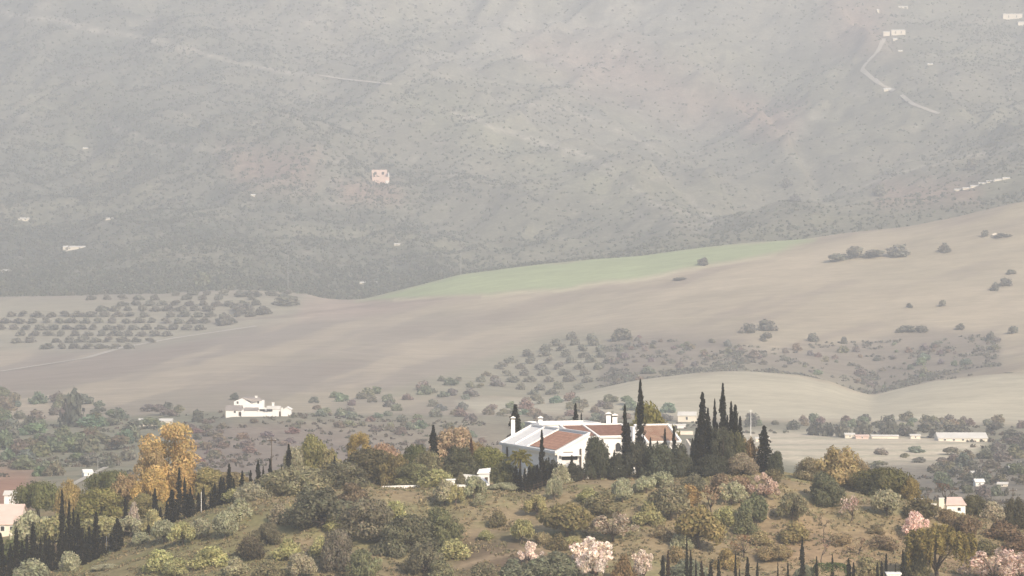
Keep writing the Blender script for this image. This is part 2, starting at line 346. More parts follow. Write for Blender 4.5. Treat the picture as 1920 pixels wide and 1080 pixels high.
# mountain
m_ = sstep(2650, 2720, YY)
lay(m_, (0.165, 0.16, 0.12)); lay(m_*sstep(3600, 5000, YY)*np.exp(-((PP-1000)/520)**2)*.8, (0.30, 0.29, 0.25))  # upper centre lightened in the soil colour to imitate the glare of the haze
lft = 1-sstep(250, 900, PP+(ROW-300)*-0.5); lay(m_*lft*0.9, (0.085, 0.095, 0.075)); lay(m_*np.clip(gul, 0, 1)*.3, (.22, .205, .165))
lay(m_*sstep(0.5, 0.72, n3)*0.5, (0.20, 0.195, 0.13)); lay(m_*sstep(0.48, 0.66, n2)*0.35, (0.21, 0.195, 0.15)); lay(m_*(1-sstep(0.3, 0.46, n2))*0.5, (0.10, 0.10, 0.08))
for pts, s in (([(1000,90), (1180,90), (1320,170), (1400,200), (1300,220), (1100,150)], 50), ([(1560,0), (1660,0), (1660,90), (1560,80)], 40), ([(420,280), (590,290), (580,350), (450,345)], 30), ([(630,340), (740,345), (750,380), (640,380)], 15), ([(1650,345), (1830,340), (1830,380), (1650,385)], 20), ([(1380,190), (1500,200), (1480,260), (1400,250)], 25)):
    lay(m_*inpoly(PP, ROW, pts, s)*0.55, (0.30, 0.20, 0.165))
lay(m_*inpoly(PP, ROW, [(750,170), (900,200), (1120,330), (1160,380), (1000,330), (850,260)], 40)*0.45, (0.25, 0.255, 0.165))
for ln, w, s in ((line(0,22, 120,42, 300,80, 470,125, 600,145), 4, .8), (line(830,202, 950,245, 1080,285, 1150,318), 3.5, .8), (line(880,184, 1060,203, 1180,250, 1260,305), 3, .55), (line(200,232, 290,268, 430,280), 3.5, .6), (line(1290,370, 1345,425), 4, .7), (line(1580,362, 1700,320, 1920,272), 3, .5), (line(1000,262, 1160,335, 1230,385, 1290,400), 3, .5)):
    lay(m_*nearline(PP, ROW, ln, w)*s*(0.5+0.5*sstep(0.35, 0.6, n1)), (0.38, 0.35, 0.295))
rnd = np.random.RandomState(4)
for k in range(110):   # bare pale scars between the scrub
    x, r = rnd.uniform(0, 1920), rnd.uniform(10, 520)
    if r > np.interp(x, *FLD)-25: continue
    if x > 1000 and r < 300 and rnd.rand() < .3: continue
    lay(m_*inpoly(PP, ROW, [(x-rnd.uniform(4, 22), r), (x, r-rnd.uniform(2, 5)), (x+rnd.uniform(4, 20), r+rnd.uniform(-3, 3)), (x, r+rnd.uniform(2, 5))], 5)*0.5, (0.38, 0.345, 0.285))

PP, ROW = PP0, ROW0
def terrain(name, y0, y1, mat):
    i0 = int(np.argmin(np.abs(YC-y0))); i1 = int(np.argmin(np.abs(YC-y1)))
    n = i1-i0+1; m = len(PXC)
    V = np.stack([XX[i0:i1+1], YY[i0:i1+1], Z[i0:i1+1]], -1).reshape(-1, 3)
    a = (np.arange(n-1)[:, None]*m+np.arange(m-1)[None, :]).ravel()
    Fq = np.stack([a, a+1, a+m+1, a+m], 1)
    o = obj(name, mesh(name, V, Fq, mat, True, COL[i0:i1+1].reshape(-1, 3)))
    return tag(o, kind='structure')
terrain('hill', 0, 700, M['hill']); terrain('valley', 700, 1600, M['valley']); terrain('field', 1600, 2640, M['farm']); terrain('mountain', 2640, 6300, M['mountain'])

def ribbon(name, pts, w, y0=500, lift=0.35, mat='track', y1=5200):
    P = []
    for k in range(len(pts)-1):
        d = math.hypot(pts[k+1][0]-pts[k][0], pts[k+1][1]-pts[k][1]); n = max(2, int(d/5))
        for q in range(n): P.append((pts[k][0]+(pts[k+1][0]-pts[k][0])*q/n, pts[k][1]+(pts[k+1][1]-pts[k][1])*q/n))
    P.append(pts[-1]); G = [hit(a, b, y0, y1) for a, b in P]
    V = []; Fs = []
    for k, g in enumerate(G):
        a = Vector(G[max(k-1, 0)][:2]); b = Vector(G[min(k+1, len(G)-1)][:2]); tdir = (b-a).normalized() if (b-a).length > 0 else Vector((1, 0)); nrm = Vector((-tdir.y, tdir.x))
        for s in (-1, -.33, .33, 1):
            q = Vector(g[:2])+nrm*s*w/2; V.append((q.x, q.y, float(gz(q.x, q.y))+lift))
        if k:
            for j in range(3): b0 = 4*(k-1)+j; Fs.append((b0, b0+1, b0+5, b0+4))
    return tag(obj(name, mesh(name, V, Fs, M[mat])), kind='structure')
ribbon('dirt_track', [(0,697), (90,683), (160,672), (230,652), (330,634), (480,612)], 6, 1800)
ribbon('mountain_road', [(1657,74), (1645,98), (1622,122), (1616,132), (1632,146), (1655,162), (1675,172)], 6, 3000, 1.2)
ribbon('mountain_road', [(1690,180), (1710,196), (1760,215)], 5, 3000, 1.2)
ribbon('ridge_track', [(598,143), (650,151), (700,156), (735,160)], 4, 3000, 1.5)
ribbon('valley_lane', [(122,918), (150,902), (185,884), (205,874)], 2.2, 900, 0.3)

# ------------------------------------------------------------------ vegetation: unit meshes (height 1, width 1), shared by their copies
def leaves(rng, cen, rad, n_per, size, hcol, jit=0.55, up=0.0, aspect=1.7, zs=1.0):
    cen = np.repeat(np.array(cen, float), n_per, 0); rad = np.repeat(np.array(rad, float), n_per, 0); n = len(cen)
    d = rng.normal(size=(n, 3)); d /= np.linalg.norm(d, axis=1)[:, None]
    p = cen+d*rad*(rng.uniform(0.45, 1.08, n)**0.6)[:, None]
    nm = d+rng.normal(size=(n, 3))*jit; nm /= np.linalg.norm(nm, axis=1)[:, None]
    a = rng.normal(size=(n, 3)); a[:, 2] += up; a -= nm*np.sum(a*nm, 1)[:, None]; a /= np.linalg.norm(a, axis=1)[:, None]
    b = np.cross(nm, a); s = size*rng.uniform(0.6, 1.3, n)[:, None]
    a = a*s*aspect/2; b = b*s/2; a[:, 2] *= zs; b[:, 2] *= zs
    V = np.stack([p-a, p+b*0.9, p+a, p-b*0.9], 1).reshape(-1, 3)
    Fq = np.arange(4*n).reshape(-1, 4)
    cl = np.repeat(rng.uniform(0.8, 1.22, (n//n_per, 1)), n_per, 0)
    c = np.array(hcol)[None, :]*cl*rng.uniform(0.72, 1.3, (n, 1))*(1+rng.uniform(-0.06, 0.06, (n, 3)))
    return V, Fq, np.repeat(c, 4, 0)
def leafmesh(name, chunks, norm=False):
    V = np.concatenate([c[0] for c in chunks]); off = 0; Fs = []
    if norm: V = V.copy(); V[:, :2] *= 0.47/np.percentile(np.abs(V[:, :2]), 98.5); V[:, 2] *= 0.985/np.percentile(V[:, 2], 99.7)
    for c in chunks: Fs.append(c[1]+off); off += len(c[0])
    return mesh(name, V, np.concatenate(Fs), M['foliage'], False, np.concatenate([c[2] for c in chunks]))
W1 = (1, 1, 1)
def limbs(rng, targets, fork, r0, lean=0.05, k=5):
    m = MB(); top = Vector((rng.uniform(-lean, lean), rng.uniform(-lean, lean), fork))
    m.tube([(0, 0, -0.06), (top.x*0.3, top.y*0.3, fork*0.5), top], [r0*1.25, r0*0.95, r0*0.85], 6)
    for c in targets:
        c = Vector(c); q = top.lerp(c, 0.5)+Vector((rng.uniform(-.04, .04), rng.uniform(-.04, .04), -0.03)); m.tube([top, q, c], [r0*0.6, r0*0.38, r0*0.14], k)
    return m
def crown_blobs(rng, n, z0, z1, rx, shape):
    out = []
    while len(out) < n:
        z = rng.uniform(0, 1); a = rng.uniform(0, 2*math.pi); r = shape(z)*math.sqrt(rng.uniform(0.12, 1))
        out.append((r*rx*math.cos(a), r*rx*math.sin(a), z0+(z1-z0)*z))
    return out
def broad(kind, seed, n, z0, z1, fork, br, nl, ls, shape, tw=0.035, jit=.55, hcol=W1, squash=None, asp=.6):
    rng = np.random.RandomState(seed); squash = squash or .8/asp; nl = int(nl*1.7); ls *= .72
    cs = crown_blobs(rng, n, z0, max(z0+.1, z1-br*squash), 0.5-br*.9, shape)
    rs = [(br*rng.uniform(.7, 1.15),)*2+(br*squash*rng.uniform(.75, 1.15),) for _ in cs]
    lt = [leaves(rng, cs, rs, nl, ls, hcol, jit, zs=1/asp)]
    top = [c for c in cs if c[2] > z0]; idx_ = rng.permutation(len(top))[:7]
    return dict(crown=leafmesh(kind+'_crown', lt, True), trunk=mesh(kind+'_trunk', *(lambda m: (m.V, m.F))(limbs(rng, [top[i] for i in idx_], fork, tw)), M['bark'], True))
dome = lambda z: math.sqrt(max(0.05, 1-z*z)); oval = lambda z: math.sqrt(max(.08, 1-(2*z-1)**2)); 
A = {}
A['olive'] = [broad('olive', 10+k, 17, .40, 1, .28, .17, 120, .055, dome, .035) for k in range(5)]
A['shrub'] = [broad('shrub', 30+k, 14, .12, 1, .08, .21, 120, .062, dome, .02) for k in range(4)]
A['dense'] = [broad('dense', 40+k, 34, .12, 1, .14, .16, 150, .04, lambda z: math.sqrt(max(.12, 1-z**2.4)), .04, .4, asp=.62) for k in range(4)]
A['wide'] = [broad('wide', 50+k, 40, .2, 1, .14, .13, 150, .034, lambda z: math.sqrt(max(.12, 1-z**2.4)), .03, .4, asp=.36) for k in range(3)]
A['tall'] = [broad('tall', 60+k, 34, .14, 1, .2, .15, 150, .035, lambda z: .62+.38*math.sin(math.pi*min(1, z*1.05)), .025, .6, asp=1.0) for k in range(3)]
A['umbrella'] = [broad('umbrella', 70+k, 30, .48, 1, .42, .15, 170, .032, dome, .03, .35, asp=.45) for k in range(2)]
def blossom(seed, n=26, dens=70):
    rng = np.random.RandomState(seed); cs = crown_blobs(rng, n, .34, .95, .42, dome)
    m = limbs(rng, cs[::2], .22, .03, .1, 4)
    ch = [leaves(rng, cs, [(.085, .085, .12)]*n, dens, .035, W1, .8, zs=1.6), leaves(rng, cs[::3], [(.12, .12, .15)]*len(cs[::3]), 20, .03, (.45, .33, .27), .9, zs=1.6)]
    return dict(crown=leafmesh('blossom_crown', ch, True), trunk=mesh('blossom_trunk', m.V, m.F, M['bark'], True))
A['almond'] = [blossom(80+k) for k in range(3)]
A['sparse'] = [blossom(90+k, 16, 14) for k in range(3)]
def bare(seed):
    rng = np.random.RandomState(seed); m = MB(); tips = []
    def grow(p, d, L, r, lev):
        q = p+d*L; m.tube([p, p.lerp(q, .5)+Vector(rng.normal(size=3)*L*.05), q], [r, r*.8, r*.6], 5)
        if lev == 3: tips.append(tuple(q)); return
        for k in range(3 if lev else 2+seed % 2):
            a = rng.uniform(0, 6.28); nd = (d+Vector((math.cos(a)*.75, math.sin(a)*.75, rng.uniform(-.05, .3)))).normalized(); grow(q, nd, L*rng.uniform(.6, .8), r*.6, lev+1)
    grow(Vector((0, 0, -.04)), Vector((rng.uniform(-.25, .25), 0, 1)).normalized(), .34, .028, 0)
    V = np.array(m.V); V[:, :2] /= max(1e-3, np.abs(V[:, :2]).max())*2; V[:, 2] /= V[:, 2].max()
    ch = [leaves(rng, tips, [(.07, .07, .06)]*len(tips), 5, .022, W1, 1)]
    return dict(crown=leafmesh('twig_crown', ch, True), trunk=mesh('bare_trunk', V, np.array(m.F) if False else m.F, M['bark'], True) if False else mesh('bare_trunk', [tuple(v) for v in V], m.F, M['bark'], True))
A['bare'] = [bare(100+k) for k in range(3)]
def cypress(seed, n=190, nl=16):
    rng = np.random.RandomState(seed); cs = []; rs = []
    p1, p2, wob = rng.uniform(.55, .8), rng.uniform(.02, .06), rng.uniform(0, 6)
    for k in range(n):
        z = (k+.5)/n; prof = (min(1, (z+.02)/.16)**.6)*(max(0, 1-z)**p1)*1.25; prof *= 1+.14*math.sin(z*19+wob)+.1*math.sin(z*41+wob*2)
        a = rng.uniform(0, 6.28); r = .36*prof*rng.uniform(.2, 1.0)
        cs.append((r*math.cos(a)+p2*math.sin(z*3+wob), r*math.sin(a), .03+z*.95)); rs.append((.17*prof+.03, .17*prof+.03, .03))
    ch = [leaves(rng, cs, rs, nl, .022, W1, .45, 0, 1)]
    V = ch[0][0]; cc = V.reshape(-1, 4, 3); ctr = cc.mean(1, keepdims=True); e = cc-ctr; e[..., :2] *= 5.0; e[..., 2] *= 1.3   # unit mesh is scaled tall and thin
    ch[0] = ((ctr+e).reshape(-1, 3),)+ch[0][1:]
    m = MB().tube([(0, 0, -.02), (0, 0, .5)], [.10, .05], 6)
    return dict(crown=leafmesh('cypress_crown', ch, True), trunk=mesh('cypress_trunk', m.V, m.F, M['bark'], True))
A['cypress'] = [cypress(110+k) for k in range(6)]
def willow():
    rng = np.random.RandomState(130); cs = []; rs = []
    for k in range(120):
        a = rng.uniform(0, 6.28); r = .42*math.sqrt(rng.uniform(.05, 1)); top = .95-.9*r*r-rng.uniform(0, .12); L = rng.uniform(.12, .4)
        cs.append((r*math.cos(a), r*math.sin(a), max(.12, top-L/2))); rs.append((.035, .035, L/2))
    ch = [leaves(rng, cs, rs, 70, .024, W1, .6, 2.0, 2.4)]
    m = limbs(rng, [(c[0]*.7, c[1]*.7, min(.85, c[2]+.1)) for c in cs[:10]], .3, .035)
    return dict(crown=leafmesh('willow_crown', ch, True), trunk=mesh('willow_trunk', m.V, m.F, M['bark'], True))
A['willow'] = [willow()]
def clipped():
    rng = np.random.RandomState(131); n = 4200
    d = rng.normal(size=(n, 3)); sgn = np.sign(d)*np.abs(d/np.linalg.norm(d, axis=1)[:, None])**.45; p = sgn*np.array((.5, .35, .42))*rng.uniform(.93, 1.02, (n, 1))+np.array((0, 0, .52)); p[:, 2] = np.maximum(p[:, 2], .02)
    ch = leaves(rng, p, np.full((n, 3), .004), 1, .035, W1, .8)
    m = MB().tube([(0, 0, -.05), (0, 0, .4)], [.03, .02])
    return dict(crown=leafmesh('clipped_crown', [ch], True), trunk=mesh('clipped_stem', m.V, m.F, M['bark'], True))
A['clipped'] = [clipped()]
def far(seed, sq=1.0):
    rng = np.random.RandomState(seed); cs = crown_blobs(rng, 14, .12, .8, .33, lambda z: math.sqrt(max(.1, 1-z**2.2)))
    ch = [leaves(rng, cs, [(.19, .19, .27)]*14, 40, .1, W1, .5, zs=1.6)]
    return dict(crown=leafmesh('far_crown', ch, True), trunk=None)
A['far'] = [far(140+k) for k in range(6)]

OLIVE = (.31, .29, .145); GREY = (.29, .285, .19); DARK = (.175, .165, .105); CYP = (.026, .025, .016); YEL = (.24, .20, .075); GOLD = (.44, .335, .15)
GREEN = (.13, .135, .06); BROWN = (.16, .115, .07); ORANGE = (.36, .27, .18); PINK = (.92, .76, .67); PALE = (.34, .31, .21); HAZEG = (.225, .215, .175)
PR = random.Random(5)
def plant(kind, name, label, cat, x, base, w, top, col, Y=None, group=None, y0=500, var=None, depth=1.0):
    """w, top, base in photo pixels; they become metres at the distance of the ground they stand on"""
    X, Yp, z = at(x, Y) if Y else hit(x, base, y0)
    wm = w*Yp/F; H = (CZ-(top-HR)*Yp/F)-z; H = max(H, 0.35)
    z -= 0.03*H
    if kind in ('dense', 'shrub') and H < .45*wm: kind = 'wide'; var = None
    a = A[kind][var % len(A[kind])] if var is not None else PR.choice(A[kind])
    s = 0.97
    j_ = PR.uniform(.88, 1.12); c = tuple(v*j_*PR.uniform(.97, 1.03)*(1 if max(col) > .5 or kind in ('cypress', 'far') else 1.42) for v in col)
    if a['trunk'] is None:
        o = tag(obj(name, a['crown'], None, (X, Yp, z)), label, cat, group); o.color = (*c, 1); parts = [o]; root = o
    else:
        root = empty(name, (X, Yp, z), label, cat, group)
        p = obj('crown', a['crown'], root); p.color = (*c, 1); obj('trunk', a['trunk'], root)
    root.scale = (wm/s*1.0, wm*depth/s, H/(.97 if kind != 'cypress' else .99)); root.rotation_euler = (0, 0, PR.uniform(0, 6.28) if depth == 1.0 else 0)
    return root
ORD = 'first second third fourth fifth sixth seventh eighth ninth tenth eleventh twelfth thirteenth fourteenth fifteenth sixteenth seventeenth eighteenth nineteenth twentieth'.split()
def ordn(k):
    if k < 20: return ORD[k]
    t_ = (k+1)//10; u = (k+1) % 10; T = {2: 'twent', 3: 'thirt', 4: 'fort', 5: 'fift', 6: 'sixt', 7: 'sevent', 8: 'eight', 9: 'ninet'}[t_]
    return T+'ieth' if u == 0 else T+'y-'+ORD[u-1]
# --- cypresses: (x, tip row, width, distance or None, base row)
def cyps(lst, where, group, adj='slim dark cypress', col=CYP):
    lst = sorted(lst); tall = min(range(len(lst)), key=lambda i: lst[i][1])
    for i, e in enumerate(lst):
        x, tip, w, Y, base = e[:5]
        ex = 'broad ' if w >= 14 else ('thin ' if w <= 7 else '')
        plant('cypress', 'cypress_tree', f"{ex}{adj}, {ordn(i)} from the left {where}", 'cypress', x, base, w*1.4, tip, e[5] if len(e) > 5 else col, Y, group)
cyps([(1,997,14,600,0), (18,1018,10,598,0), (30,987,12,600,0), (61,976,14,604,0), (75,1009,9,600,0), (84,997,9,600,0), (98,1015,10,598,0), (115.6,914,12,603,0), (129.5,935,9,605,0), (137,950,8,608,0), (146,961,12,602,0), (154,988,12,600,0), (166,985,10,600,0), (180,957,13,600,0), (193,1006,8,600,0), (218,970,16,600,0), (207,1000,9,603,0), (41,1012,9,603,0), (110,1000,10,601,0), (123,985,9,600,0), (50,1000,9,602,0), (69,1020,8,600,0), (92,1003,9,601,0), (160,1000,8,600,0), (175,990,9,602,0), (226,985,8,601,0)],
     'in the dense row at the bottom left', 'cypresses in the bottom left row')
cyps([(235,932,10,612,0), (277,982,8,603,0), (290,914,12,612,0), (312,938,8,609,0), (323,917,16,608,0), (336,874,9,618,0), (345,893,8,614,0), (351,925,16,606,0), (360,930,15,605,0), (357,912,7,612,0), (372,923,8,610,0), (381,911,9,612,0), (386,950,7,608,0), (402,905,9,607,0), (414,893,9,614,0), (419,895,11,612,0), (429,867,12,616,0), (454,881,9,612,0), (484,861,12,618,0), (506,858,8,620,0), (527,871,6,622,0), (540,830,11,622,0), (627,853,8,626,0), (300,950,7,608,0), (330,945,8,607,0), (395,925,7,610,0), (409,918,7,610,0), (437,895,7,614,0), (470,880,7,616,0), (493,872,6,618,0)],
     'on the rising left hillside', 'cypresses up the left hillside')
cyps([(813,794,20,628,0), (883,819,8,640,0,(.12,.06,.035))], 'between the orange bush and the white house', 'cypresses left of the white house')
cyps([(967,755,28,650,0), (1079,753,13,660,0), (1090,772,8,658,0)], 'behind the roofs of the white house', 'cypresses behind the white house')
cyps([(1016,802,9,604,0), (1171,755,11,612,0), (1178,790,13,611,0), (1200,706,14,611,0), (1152,842,8,610,0), (1072,852,8,609,0), (1220,818,8,610,0), (1233,825,8,609,0), (1247,800,8,612,0), (1264,796,8,613,0)],
     'before the white house front', 'cypresses before the white house front')
cyps([(1305,800,9,614,0), (1317,731,21,613,0), (1312,775,16,612,0), (1328,761,12,614,0), (1340,744,9,618,0), (1356,714,17,616,0), (1371,749,12,618,0), (1380,755,16,617,0), (1333,800,14,612,0), (1388,778,12,620,0), (1345,790,11,611,0), (1298,820,9,611,0), (1364,775,10,615,0)],
     'in the clump right of the house', 'cypresses in the clump right of the house')
cyps([(1433,796,24,618,0)], 'alone on the crest beyond the tall clump', 'lone cypress on the crest', 'full dark cypress')
cyps([(967,872,11,601,0), (975,878,10,600,0), (984,876,9,601,0), (992,872,10,601,0), (1000,877,9,602,0), (1008,870,9,602,0), (1026,876,9,603,0), (1035,868,10,604,0), (1044,872,9,605,0), (1053,868,9,606,0)],
     'in the low hedge row below the left wing', 'small hedge cypresses below the house', 'small dark cypress')
cyps([(1242,1039,12,528,0), (1253,1029,9,532,0,(.07,.045,.03)), (1288,1004,7,530,0), (1295,1029,9,528,0), (1305,1045,6,530,0), (1315,1050,9,532,0,(.07,.045,.03)), (1332,1053,12,524,0), (1348,1047,12,525,0), (1379,1033,6,526,0), (1387,1064,7,524,0), (1403,1042,11,526,0), (1421,1050,8,526,0), (1459,1052,5,528,0), (1478,1053,7,528,0), (1505,1003,12,528,0), (1532,1041,9,528,0), (1561,1037,6,540,0), (1591,1044,12,526,0), (1601,1052,10,525,0), (1646,1053,10,525,0), (1653,1049,9,526,0), (1663,1035,8,527,0), (1680,1056,7,524,0), (1693,1028,9,526,0)],
     'along the bottom edge right of centre', 'cypresses along the bottom edge', 'dark pointed cypress', (.04, .036, .024))

